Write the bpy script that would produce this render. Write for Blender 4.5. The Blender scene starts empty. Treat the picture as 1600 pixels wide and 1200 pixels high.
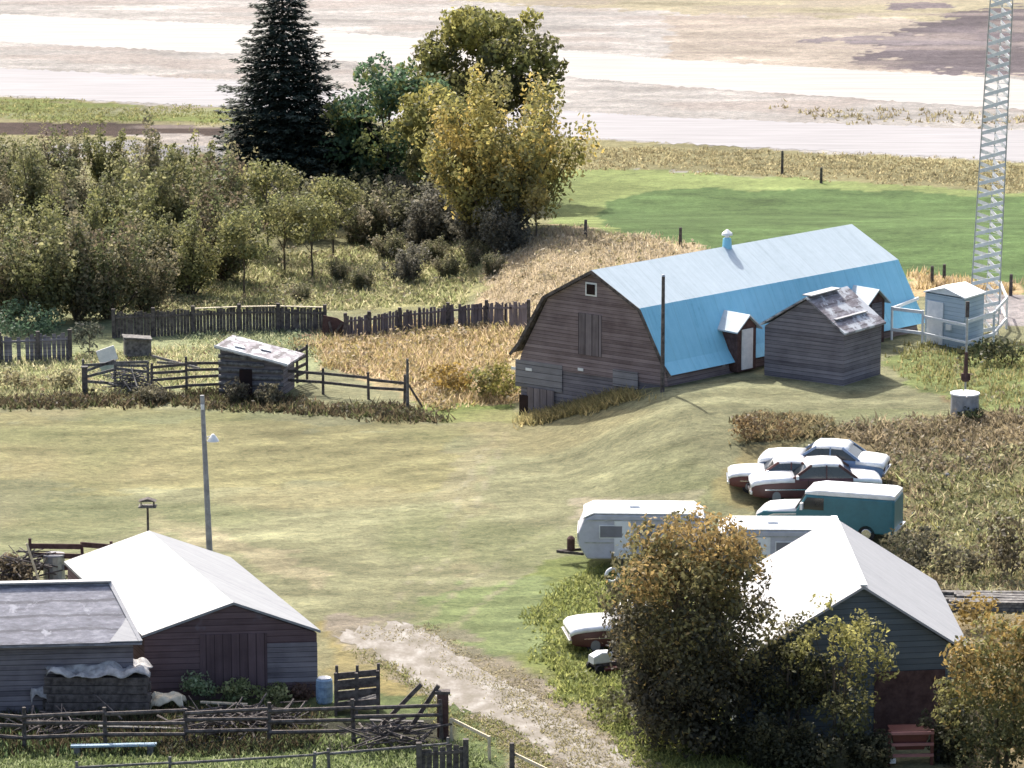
import bpy, math, random
import numpy as np
from mathutils import Vector
R = random.Random(7)
rng = np.random.default_rng(7)
sc = bpy.context.scene
# ---------------------------------------------------------------- camera, sky, sun, exposure
FPX, PHI, CAMH = 6000.0, math.radians(12.0), 38.0
cam = bpy.data.objects.new('camera', bpy.data.cameras.new('camera'))
sc.collection.objects.link(cam); sc.camera = cam
cam.location = (0, 0, CAMH); cam.rotation_euler = (math.pi/2-PHI, 0, 0)
cam.data.sensor_width = 36; cam.data.lens = FPX/1600*36
cam.data.clip_start = 1; cam.data.clip_end = 12000
SUN = Vector((-0.36, 0.93, 0)).normalized()*math.cos(math.radians(47)); SUN.z = math.sin(math.radians(47))
w = bpy.data.worlds.new('World'); sc.world = w; w.use_nodes = True
nt = w.node_tree; sky = nt.nodes.new('ShaderNodeTexSky'); sky.sky_type = 'NISHITA'; sky.sun_disc = False
sky.sun_elevation = math.radians(47); sky.sun_rotation = math.atan2(SUN.x, SUN.y)
sky.air_density = 1.0; sky.dust_density = 5.0; sky.ozone_density = .6
nt.links.new(sky.outputs[0], nt.nodes['Background'].inputs[0]); nt.nodes['Background'].inputs[1].default_value = 0.15
sl = bpy.data.lights.new('sun', 'SUN'); sl.energy = 4.0; sl.angle = math.radians(0.6); sl.color = (1, .95, .87)
so = bpy.data.objects.new('sun', sl); sc.collection.objects.link(so)
so.rotation_euler = (-SUN).to_track_quat('-Z', 'Y').to_euler(); so.location = (0, 0, 300)
sc.view_settings.view_transform = 'Standard'; sc.view_settings.look = 'None'
sc.view_settings.exposure = 0.85; sc.view_settings.gamma = 1
sc.cycles.max_bounces = 5; sc.cycles.transparent_max_bounces = 6
# ---------------------------------------------------------------- projection helpers: a pixel of the photo -> a place in the world
CC = np.array([0, 0, CAMH]); FW = np.array([0, math.cos(PHI), -math.sin(PHI)]); UP = np.array([0, math.sin(PHI), math.cos(PHI)]); RT = np.array([1., 0, 0])
def ray(px, py): return (px-800)/FPX*RT+(600-py)/FPX*UP+FW
def P(px, py, z=0.0):
    d = ray(px, py); return CC+d*(z-CAMH)/d[2]
def sst(a, b, x): t = np.clip((x-a)/(b-a), 0, 1); return t*t*(3-2*t)
def H(x, y):
    x = np.asarray(x, float); y = np.asarray(y, float)
    h = 2.35*sst(0.2, 7.5, x+0.12*(y-168))*sst(146, 164, y)*(1-sst(205, 232, y))
    h = h+0.12*np.sin(x*.21+1.3)*np.sin(y*.13)*sst(120, 140, y)*(1-sst(205, 232, y))
    h = h+0.7*np.exp(-((x+25)/7)**2)*np.exp(-((y-252)/2.2)**2)
    return h
def G(px, py):
    d = ray(px, py); lo, hi = 60., 700.
    ts = np.linspace(lo, hi, 1300); pts = CC+ts[:, None]*d
    below = pts[:, 2] < H(pts[:, 0], pts[:, 1]); i = int(np.argmax(below))
    a, b = ts[i-1], ts[i]
    for _ in range(12):
        m = (a+b)/2; p = CC+m*d
        if p[2] < H(p[0], p[1]): b = m
        else: a = m
    return CC+b*d
def proj(x, y, z):
    dz = z-CAMH; dep = y*FW[1]+dz*FW[2]
    return 800+FPX*x/dep, 600-FPX*(y*UP[1]+dz*UP[2])/dep
def mpp(py): return 1/(FPX/((P(800, py)-CC)@FW))      # metres per pixel there
def wallhit(px, py, A, B):                              # ray meets the upright plane through A and B
    n = np.cross(B-A, [0, 0, 1.]); d = ray(px, py); t = ((A-CC)@n)/(d@n); return CC+t*d
# ---------------------------------------------------------------- object helpers
COL = sc.collection
def tag(o, label=None, cat=None, group=None, kind=None):
    for k, v in (('label', label), ('category', cat), ('group', group), ('kind', kind)):
        if v: o[k] = v
    return o
def thing(name, label, cat, loc=(0, 0, 0), rz=0, group=None):
    o = bpy.data.objects.new(name, None); COL.objects.link(o); o.empty_display_size = .3
    o.location = loc; o.rotation_euler = (0, 0, rz); return tag(o, label, cat, group)
class MB:
    def __init__(s): s.v = []; s.f = []
    def poly(s, pts):
        n = len(s.v); s.v += [tuple(map(float, p)) for p in pts]; s.f.append(tuple(range(n, n+len(pts)))); return s
    def prism(s, pts, d):
        """polygon pts pushed along vector d"""
        n = len(s.v); k = len(pts); d = np.array(d, float)
        s.v += [tuple(map(float, p)) for p in pts]+[tuple(np.array(p, float)+d) for p in pts]
        s.f.append(tuple(range(n, n+k))); s.f.append(tuple(range(n+2*k-1, n+k-1, -1)))
        for i in range(k): j = (i+1) % k; s.f.append((n+i, n+k+i, n+k+j, n+j))
        return s
    def box(s, c, size, rz=0, ry=0):
        c = np.array(c, float); hx, hy, hz = [q/2 for q in size]
        ca, sa, cb, sb = math.cos(rz), math.sin(rz), math.cos(ry), math.sin(ry); pts = []
        for z in (-hz, hz):
            for x, y in ((-hx, -hy), (hx, -hy), (hx, hy), (-hx, hy)):
                X = x*cb+z*sb; Z = -x*sb+z*cb
                pts.append(c+np.array([X*ca-y*sa, X*sa+y*ca, Z]))
        n = len(s.v); s.v += [tuple(p) for p in pts]
        s.f += [tuple(n+i for i in q) for q in ((0, 3, 2, 1), (4, 5, 6, 7), (0, 1, 5, 4), (1, 2, 6, 5), (2, 3, 7, 6), (3, 0, 4, 7))]
        return s
    def tube(s, p0, p1, r0, r1=None, n=7, cap=True):
        p0 = np.array(p0, float); p1 = np.array(p1, float); r1 = r0 if r1 is None else r1
        d = p1-p0; d /= np.linalg.norm(d)+1e-9
        a = np.cross(d, [0, 0, 1.]) if abs(d[2]) < .9 else np.cross(d, [1., 0, 0]); a /= np.linalg.norm(a); b = np.cross(d, a)
        k = len(s.v)
        for p, r in ((p0, r0), (p1, r1)):
            for i in range(n):
                t = 2*math.pi*i/n; s.v.append(tuple(p+r*(a*math.cos(t)+b*math.sin(t))))
        for i in range(n): j = (i+1) % n; s.f.append((k+i, k+j, k+n+j, k+n+i))
        if cap: s.f.append(tuple(range(k+n-1, k-1, -1))); s.f.append(tuple(range(k+n, k+2*n)))
        return s
    def beam(s, p0, p1, wd, ht):
        """rectangular rail between two points: wd sideways, ht upwards"""
        p0 = np.array(p0, float); p1 = np.array(p1, float); d = p1-p0; d /= np.linalg.norm(d)
        a = np.cross(d, [0, 0, 1.]); a = a/np.linalg.norm(a) if np.linalg.norm(a) > 1e-3 else np.array([1., 0, 0]); b = np.cross(a, d)
        q = [p0+a*wd/2*i+b*ht/2*j for i, j in ((-1, -1), (1, -1), (1, 1), (-1, 1))]
        return s.prism(q, p1-p0)
    def loft(s, rings, cap=True):
        k = len(s.v); n = len(rings[0])
        for r in rings: s.v += [tuple(map(float, p)) for p in r]
        for q in range(len(rings)-1):
            for i in range(n): j = (i+1) % n; s.f.append((k+q*n+i, k+q*n+j, k+(q+1)*n+j, k+(q+1)*n+i))
        if cap: s.f.append(tuple(range(k+n-1, k-1, -1))); e = k+(len(rings)-1)*n; s.f.append(tuple(range(e, e+n)))
        return s
def link(name, mb, mat, parent=None, off=None, smooth=False, bevel=0, label=None):
    me = bpy.data.meshes.new(name); v = mb.v
    if off is not None: v = [(a-off[0], b-off[1], c-off[2]) for a, b, c in v]
    me.from_pydata(v, [], mb.f); me.update()
    import bmesh
    bm = bmesh.new(); bm.from_mesh(me); bmesh.ops.recalc_face_normals(bm, faces=bm.faces); bm.to_mesh(me); bm.free()
    if smooth: me.shade_smooth()
    o = bpy.data.objects.new(name, me); COL.objects.link(o); me.materials.append(mat)
    if parent is not None: o.parent = parent
    if bevel:
        m = o.modifiers.new('b', 'BEVEL'); m.width = bevel; m.segments = 2; m.limit_method = 'ANGLE'; m.angle_limit = .6
    if label: o['label'] = label
    return o
def npmesh(name, V, k, mat, cols=None, parent=None):
    """V: (n*k,3) array, faces of k verts each; cols (n*k,3)"""
    V = np.ascontiguousarray(V, dtype=np.float32); n = len(V)//k
    me = bpy.data.meshes.new(name); me.vertices.add(n*k); me.vertices.foreach_set('co', V.ravel())
    me.loops.add(n*k); me.loops.foreach_set('vertex_index', np.arange(n*k, dtype=np.int32))
    me.polygons.add(n); me.polygons.foreach_set('loop_start', np.arange(0, n*k, k, dtype=np.int32)); me.update(calc_edges=True)
    if cols is not None:
        a = me.color_attributes.new('Col', 'FLOAT_COLOR', 'POINT'); c = np.ones((n*k, 4), np.float32); c[:, :3] = cols; a.data.foreach_set('color', c.ravel())
    me.materials.append(mat); o = bpy.data.objects.new(name, me); COL.objects.link(o)
    if parent is not None: o.parent = parent
    return o
def copy_thing(o, loc, rz, scale=1.0, label=None, sz=None):
    r = o.copy(); COL.objects.link(r); r.location = loc; r.rotation_euler = (0, 0, rz); r.scale = (scale, scale, sz or scale)
    if label: r['label'] = label
    for ch in list(o.children):
        c = ch.copy(); COL.objects.link(c); c.parent = r
        for g in list(ch.children):
            d = g.copy(); COL.objects.link(d); d.parent = c
    return r
# ---------------------------------------------------------------- materials
def newmat(name):
    m = bpy.data.materials.new(name); m.use_nodes = True; return m, m.node_tree, m.node_tree.nodes['Principled BSDF']
def nd(t, ty, **kw):
    n = t.nodes.new(ty)
    for k, v in kw.items():
        if k in n.inputs: n.inputs[k].default_value = v
        else: setattr(n, k, v)
    return n
def mapping(t, scale):
    tc = nd(t, 'ShaderNodeTexCoord'); mp = nd(t, 'ShaderNodeMapping'); mp.inputs['Scale'].default_value = scale
    t.links.new(tc.outputs['Object'], mp.inputs['Vector']); return mp
def ramp(t, fac, stops):
    r = nd(t, 'ShaderNodeValToRGB'); el = r.color_ramp.elements
    while len(el) < len(stops): el.new(.5)
    for e, (p, c) in zip(el, stops): e.position = p; e.color = (*c, 1)
    t.links.new(fac, r.inputs[0]); return r
def bump(t, b, fac, st=.3, dist=.02):
    n = nd(t, 'ShaderNodeBump', Strength=st, Distance=dist); t.links.new(fac, n.inputs['Height']); t.links.new(n.outputs[0], b.inputs['Normal'])
def noisy(name, c1, c2, scale=(3, 3, 3), rough=.8, detail=6, c3=None, bst=.2, bd=.02, metal=0, lo=.35, hi=.65, spec=.3):
    m, t, b = newmat(name); mp = mapping(t, scale); n = nd(t, 'ShaderNodeTexNoise', Scale=1.0, Detail=detail, Roughness=.65)
    t.links.new(mp.outputs[0], n.inputs['Vector'])
    st = [(lo, c1), (hi, c2)] if c3 is None else [(lo, c1), ((lo+hi)/2, c2), (hi, c3)]
    r = ramp(t, n.outputs['Fac'], st); t.links.new(r.outputs[0], b.inputs['Base Color'])
    b.inputs['Roughness'].default_value = rough; b.inputs['Metallic'].default_value = metal; b.inputs['Specular IOR Level'].default_value = spec
    bump(t, b, n.outputs['Fac'], bst, bd); return m
def boards(name, c1, c2, gap, board=.16, axis='z', rough=.85, streak=None, patch=None):
    """weathered boarding: board gaps along one axis, stretched grain, patches of a second tone"""
    m, t, b = newmat(name); L = t.links.new
    tc = nd(t, 'ShaderNodeTexCoord'); sp = nd(t, 'ShaderNodeSeparateXYZ'); L(tc.outputs['Object'], sp.inputs[0])
    if axis == 'z': src = sp.outputs['Z']; sc3 = (.5, .5, 14)
    else:
        ad = nd(t, 'ShaderNodeMath', operation='ADD'); L(sp.outputs['X'], ad.inputs[0]); mu = nd(t, 'ShaderNodeMath', operation='MULTIPLY'); L(sp.outputs['Y'], mu.inputs[0]); mu.inputs[1].default_value = .55
        L(mu.outputs[0], ad.inputs[1]); src = ad.outputs[0]; sc3 = (9, 9, .5)
    dv = nd(t, 'ShaderNodeMath', operation='DIVIDE'); L(src, dv.inputs[0]); dv.inputs[1].default_value = board
    fl = nd(t, 'ShaderNodeMath', operation='FLOOR'); L(dv.outputs[0], fl.inputs[0]); fr = nd(t, 'ShaderNodeMath', operation='FRACT'); L(dv.outputs[0], fr.inputs[0])
    wn = nd(t, 'ShaderNodeTexWhiteNoise', noise_dimensions='1D'); L(fl.outputs[0], wn.inputs['W'])
    mp = nd(t, 'ShaderNodeMapping'); mp.inputs['Scale'].default_value = sc3; L(tc.outputs['Object'], mp.inputs['Vector'])
    n = nd(t, 'ShaderNodeTexNoise', Scale=1.0, Detail=7, Roughness=.7); L(mp.outputs[0], n.inputs['Vector'])
    n2 = nd(t, 'ShaderNodeTexNoise', Scale=.9, Detail=5, Roughness=.6); L(tc.outputs['Object'], n2.inputs['Vector'])
    a1 = nd(t, 'ShaderNodeMath', operation='MULTIPLY_ADD'); L(wn.outputs['Value'], a1.inputs[0]); a1.inputs[1].default_value = .35; L(n.outputs['Fac'], a1.inputs[2])
    a2 = nd(t, 'ShaderNodeMath', operation='MULTIPLY_ADD'); L(n2.outputs['Fac'], a2.inputs[0]); a2.inputs[1].default_value = .9; L(a1.outputs[0], a2.inputs[2])
    r = ramp(t, a2.outputs[0], [(.0, c1), (1.0, c2)]); 
    mr = nd(t, 'ShaderNodeMapRange'); L(a2.outputs[0], mr.inputs[0]); mr.inputs[1].default_value = .72; mr.inputs[2].default_value = 1.5; L(mr.outputs[0], r.inputs[0])
    g = nd(t, 'ShaderNodeMath', operation='LESS_THAN'); L(fr.outputs[0], g.inputs[0]); g.inputs[1].default_value = .1
    mx = nd(t, 'ShaderNodeMix', data_type='RGBA'); L(g.outputs[0], mx.inputs[0]); L(r.outputs[0], mx.inputs[6]); mx.inputs[7].default_value = (*gap, 1)
    out = mx.outputs[2]
    if patch:
        n3 = nd(t, 'ShaderNodeTexNoise', Scale=patch[1], Detail=4, Roughness=.7); L(tc.outputs['Object'], n3.inputs['Vector'])
        rr = nd(t, 'ShaderNodeMapRange'); L(n3.outputs['Fac'], rr.inputs[0]); rr.inputs[1].default_value = patch[2]; rr.inputs[2].default_value = patch[2]+.05
        m2 = nd(t, 'ShaderNodeMix', data_type='RGBA'); L(rr.outputs[0], m2.inputs[0]); L(out, m2.inputs[6]); m2.inputs[7].default_value = (*patch[0], 1); out = m2.outputs[2]
    L(out, b.inputs['Base Color']); b.inputs['Roughness'].default_value = rough; b.inputs['Specular IOR Level'].default_value = .2
    sb = nd(t, 'ShaderNodeMath', operation='SUBTRACT'); L(a1.outputs[0], sb.inputs[0]); L(g.outputs[0], sb.inputs[1]); bump(t, b, sb.outputs[0], .5, .015)
    return m
def leafmat(name, trans=.3, rough=.55):
    m, t, b = newmat(name); L = t.links.new
    a = nd(t, 'ShaderNodeAttribute', attribute_name='Col'); L(a.outputs['Color'], b.inputs['Base Color']); b.inputs['Roughness'].default_value = rough; b.inputs['Specular IOR Level'].default_value = .25
    tr = nd(t, 'ShaderNodeBsdfTranslucent'); L(a.outputs['Color'], tr.inputs['Color']); mx = nd(t, 'ShaderNodeMixShader'); mx.inputs[0].default_value = trans
    L(b.outputs[0], mx.inputs[1]); L(tr.outputs[0], mx.inputs[2]); L(mx.outputs[0], t.nodes['Material Output'].inputs['Surface']); return m
def paint(name, c, rough=.35, spec=.5, c2=None, metal=0, sc_=2.5):
    c2 = c2 or tuple(q*.8 for q in c); return noisy(name, c2, c, (sc_,)*3, rough, 4, bst=.05, bd=.004, metal=metal, spec=spec, lo=.3, hi=.6)
M = {}
M['leaf'] = leafmat('leaf', .5); M['grass'] = leafmat('grass_blade', .6, .8); M['needle'] = leafmat('needle', .08, .7)
M['bark'] = noisy('bark', (.05, .04, .03), (.16, .13, .10), (6, 6, 1.5), .95, bst=.6, bd=.03)
M['barn_wood'] = boards('barn_wood', (.10, .072, .074), (.31, .25, .255), (.065, .047, .05), .17, 'z', patch=((.34, .31, .315), .8, .66))
M['barn_base'] = boards('barn_base', (.12, .115, .125), (.30, .29, .31), (.08, .075, .08), .3, 'z')
M['shed_wood'] = boards('shed_wood', (.08, .072, .085), (.27, .25, .275), (.05, .044, .05), .18, 'z')
M['vert_wood'] = boards('vert_wood', (.085, .07, .075), (.25, .215, .225), (.045, .036, .04), .18, 'x')
M['garage_l'] = boards('garage_siding', (.075, .05, .055), (.17, .12, .13), (.06, .038, .042), .22, 'z', patch=((.15, .13, .155), .35, .56))
M['garage_r'] = boards('teal_siding', (.085, .10, .115), (.14, .165, .185), (.055, .067, .077), .2, 'z')
M['grey_wood'] = noisy('grey_wood', (.06, .055, .055), (.22, .21, .2), (5, 5, 5), .9, bst=.4)
M['dark_wood'] = noisy('dark_wood', (.045, .038, .037), (.15, .13, .122), (5, 5, 5), .9, bst=.4)
M['pale_wood'] = noisy('pale_wood', (.45, .38, .27), (.62, .55, .42), (5, 5, 5), .8)
M['red_wood'] = noisy('red_wood', (.06, .032, .03), (.12, .072, .066), (4, 4, 4), .9)
def sheetroof(name, c1, c2, stain, ax, spacing=.62, rough=.5, amt=.5):
    """metal sheets with seams across the ridge direction ax, run-down streaks and stains"""
    m, t, b = newmat(name); L = t.links.new; tc = nd(t, 'ShaderNodeTexCoord'); dt = nd(t, 'ShaderNodeVectorMath', operation='DOT_PRODUCT'); L(tc.outputs['Object'], dt.inputs[0]); dt.inputs[1].default_value = ax
    dv = nd(t, 'ShaderNodeMath', operation='DIVIDE'); L(dt.outputs['Value'], dv.inputs[0]); dv.inputs[1].default_value = spacing
    fr = nd(t, 'ShaderNodeMath', operation='FRACT'); L(dv.outputs[0], fr.inputs[0]); fl = nd(t, 'ShaderNodeMath', operation='FLOOR'); L(dv.outputs[0], fl.inputs[0])
    wn = nd(t, 'ShaderNodeTexWhiteNoise', noise_dimensions='1D'); L(fl.outputs[0], wn.inputs['W'])
    cb = nd(t, 'ShaderNodeCombineXYZ'); mu = nd(t, 'ShaderNodeMath', operation='MULTIPLY'); L(dt.outputs['Value'], mu.inputs[0]); mu.inputs[1].default_value = 7; L(mu.outputs[0], cb.inputs[0])
    sp = nd(t, 'ShaderNodeSeparateXYZ'); L(tc.outputs['Object'], sp.inputs[0]); m3 = nd(t, 'ShaderNodeMath', operation='MULTIPLY'); L(sp.outputs['Z'], m3.inputs[0]); m3.inputs[1].default_value = .5; L(m3.outputs[0], cb.inputs[1])
    n1 = nd(t, 'ShaderNodeTexNoise', Scale=1.0, Detail=5, Roughness=.65); L(cb.outputs[0], n1.inputs['Vector'])
    n2 = nd(t, 'ShaderNodeTexNoise', Scale=2.2, Detail=9, Roughness=.8); L(tc.outputs['Object'], n2.inputs['Vector'])
    a1 = nd(t, 'ShaderNodeMath', operation='MULTIPLY_ADD'); L(wn.outputs['Value'], a1.inputs[0]); a1.inputs[1].default_value = .12; L(n1.outputs['Fac'], a1.inputs[2])
    a2 = nd(t, 'ShaderNodeMath', operation='MULTIPLY_ADD'); L(n2.outputs['Fac'], a2.inputs[0]); a2.inputs[1].default_value = .9; L(a1.outputs[0], a2.inputs[2])
    mr = nd(t, 'ShaderNodeMapRange'); L(a2.outputs[0], mr.inputs[0]); mr.inputs[1].default_value = .7; mr.inputs[2].default_value = 1.4
    r = ramp(t, mr.outputs[0], [(0, stain), (amt*.5, c1), (1, c2)]); g = nd(t, 'ShaderNodeMath', operation='LESS_THAN'); L(fr.outputs[0], g.inputs[0]); g.inputs[1].default_value = .07
    gm = nd(t, 'ShaderNodeMath', operation='MULTIPLY'); L(g.outputs[0], gm.inputs[0]); gm.inputs[1].default_value = .18
    mx = nd(t, 'ShaderNodeMix', data_type='RGBA'); L(gm.outputs[0], mx.inputs[0]); L(r.outputs[0], mx.inputs[6]); mx.inputs[7].default_value = (c1[0]*.6, c1[1]*.6, c1[2]*.6, 1)
    L(mx.outputs[2], b.inputs['Base Color']); b.inputs['Roughness'].default_value = rough; b.inputs['Specular IOR Level'].default_value = .35
    bs = nd(t, 'ShaderNodeMath', operation='ADD'); L(g.outputs[0], bs.inputs[0]); L(n2.outputs['Fac'], bs.inputs[1]); bump(t, b, bs.outputs[0], .25, .02); return m
M['white_roof_low'] = sheetroof('weathered_white_sheet_roof', (.22, .23, .25), (.30, .31, .325), (.16, .165, .175), (.6, .8, 0), .75)
M['white_roof'] = sheetroof('white_sheet_roof', (.28, .285, .305), (.37, .375, .39), (.22, .225, .24), (.3, .95, 0), .75)
M['blue_roof'] = sheetroof('blue_painted_roof', (.22, .53, .70), (.29, .62, .79), (.16, .43, .58), (.76, .65, 0), .9)
M['silver_roof'] = sheetroof('silver_sheet_roof', (.38, .455, .50), (.48, .56, .61), (.31, .38, .42), (.76, .65, 0), .9)

M['blue_wall'] = boards('pale_blue_siding', (.34, .42, .48), (.46, .54, .60), (.25, .32, .37), .2, 'z')
M['white_paint'] = noisy('white_paint', (.62, .64, .66), (.8, .8, .8), (3, 3, 3), .5, bst=.1)
M['metal'] = noisy('galvanised', (.3, .32, .34), (.5, .52, .55), (4, 4, 4), .4, metal=.6)
M['concrete'] = noisy('concrete', (.2, .2, .21), (.38, .38, .39), (2.5, 2.5, 2.5), .9)
M['glass'] = noisy('dark_glass', (.015, .018, .022), (.03, .035, .04), (1, 1, 1), .12, bst=0, spec=.8)
M['shade_hole'] = noisy('dark_interior', (.012, .008, .008), (.03, .015, .014), (2, 2, 2), .9)
M['rubber'] = noisy('rubber', (.015, .015, .016), (.03, .03, .03), (3, 3, 3), .85)
M['chrome'] = paint('chrome', (.6, .6, .62), .2, .5, metal=.9)
M['tarp'] = noisy('tarp', (.22, .21, .21), (.5, .485, .48), (3, 3, 3), .6, bst=.6, bd=.05)
M['tarp_cream'] = noisy('tarp_cream', (.55, .48, .36), (.75, .68, .52), (3, 3, 3), .6, bst=.6, bd=.05)
M['blue_plastic'] = noisy('blue_plastic', (.14, .22, .34), (.32, .45, .58), (5, 5, 5), .5)
M['lamp'] = paint('lamp_white', (.8, .8, .78), .4)
# patched shingle roof
def shingles(name, c1, c2, c3, row=.35, zs=True, patch=.56, pc=(.62, .63, .65)):
    m, t, b = newmat(name); L = t.links.new; tc = nd(t, 'ShaderNodeTexCoord')
    mp = nd(t, 'ShaderNodeMapping'); mp.inputs['Scale'].default_value = (1.2, 1.2, 7); L(tc.outputs['Object'], mp.inputs['Vector'])
    n = nd(t, 'ShaderNodeTexNoise', Scale=1.5, Detail=8, Roughness=.75); L(mp.outputs[0], n.inputs['Vector'])
    n2 = nd(t, 'ShaderNodeTexNoise', Scale=1.1, Detail=6, Roughness=.7); L(tc.outputs['Object'], n2.inputs['Vector'])
    sp = nd(t, 'ShaderNodeSeparateXYZ'); L(tc.outputs['Object'], sp.inputs[0]); dv = nd(t, 'ShaderNodeMath', operation='DIVIDE'); L(sp.outputs['Z'], dv.inputs[0]); dv.inputs[1].default_value = row
    ad = nd(t, 'ShaderNodeMath', operation='MULTIPLY_ADD'); L(n2.outputs['Fac'], ad.inputs[0]); ad.inputs[1].default_value = .5; L(dv.outputs[0], ad.inputs[2])
    fr = nd(t, 'ShaderNodeMath', operation='FRACT'); L(ad.outputs[0], fr.inputs[0])
    r = ramp(t, n.outputs['Fac'], [(.3, c1), (.5, c2), (.68, c3)])
    g = nd(t, 'ShaderNodeMath', operation='LESS_THAN'); L(fr.outputs[0], g.inputs[0]); g.inputs[1].default_value = .16
    gm = nd(t, 'ShaderNodeMath', operation='MULTIPLY'); L(g.outputs[0], gm.inputs[0]); gm.inputs[1].default_value = .6
    mx = nd(t, 'ShaderNodeMix', data_type='RGBA'); L(gm.outputs[0], mx.inputs[0]); L(r.outputs[0], mx.inputs[6]); mx.inputs[7].default_value = (c1[0]*.5, c1[1]*.5, c1[2]*.5, 1)
    rr = nd(t, 'ShaderNodeMapRange'); L(n2.outputs['Fac'], rr.inputs[0]); rr.inputs[1].default_value = patch; rr.inputs[2].default_value = patch+.06
    m2 = nd(t, 'ShaderNodeMix', data_type='RGBA'); L(rr.outputs[0], m2.inputs[0]); L(mx.outputs[2], m2.inputs[6]); m2.inputs[7].default_value = (*pc, 1)
    L(m2.outputs[2], b.inputs['Base Color']); b.inputs['Roughness'].default_value = .8; bump(t, b, n.outputs['Fac'], .5, .03); return m
M['grey_shingle'] = shingles('grey_shingle', (.11, .11, .13), (.2, .2, .235), (.36, .36, .4), .33, patch=.62, pc=(.38, .38, .42))
M['patch_shingle'] = shingles('patched_shingle', (.09, .075, .08), (.22, .2, .22), (.42, .42, .45), .3, patch=.5, pc=(.5, .52, .55))
# ---------------------------------------------------------------- value noise
_tab = rng.random((256, 256))
def vnoise(x, y, s, o=0):
    x = np.asarray(x)/s+o*17.3; y = np.asarray(y)/s+o*31.7; xi = np.floor(x).astype(int); yi = np.floor(y).astype(int)
    fx = x-xi; fy = y-yi; fx = fx*fx*(3-2*fx); fy = fy*fy*(3-2*fy); T = lambda a, b: _tab[a % 256, b % 256]
    return (T(xi, yi)*(1-fx)+T(xi+1, yi)*fx)*(1-fy)+(T(xi, yi+1)*(1-fx)+T(xi+1, yi+1)*fx)*fy
def inpoly(px, py, poly):
    ins = np.zeros(px.shape, bool); k = len(poly)
    for i in range(k):
        x0, y0 = poly[i]; x1, y1 = poly[(i+1) % k]
        if y0 == y1: continue
        c = ((y0 > py) != (y1 > py)) & (px < (x1-x0)*(py-y0)/(y1-y0)+x0); ins ^= c
    return ins
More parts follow.
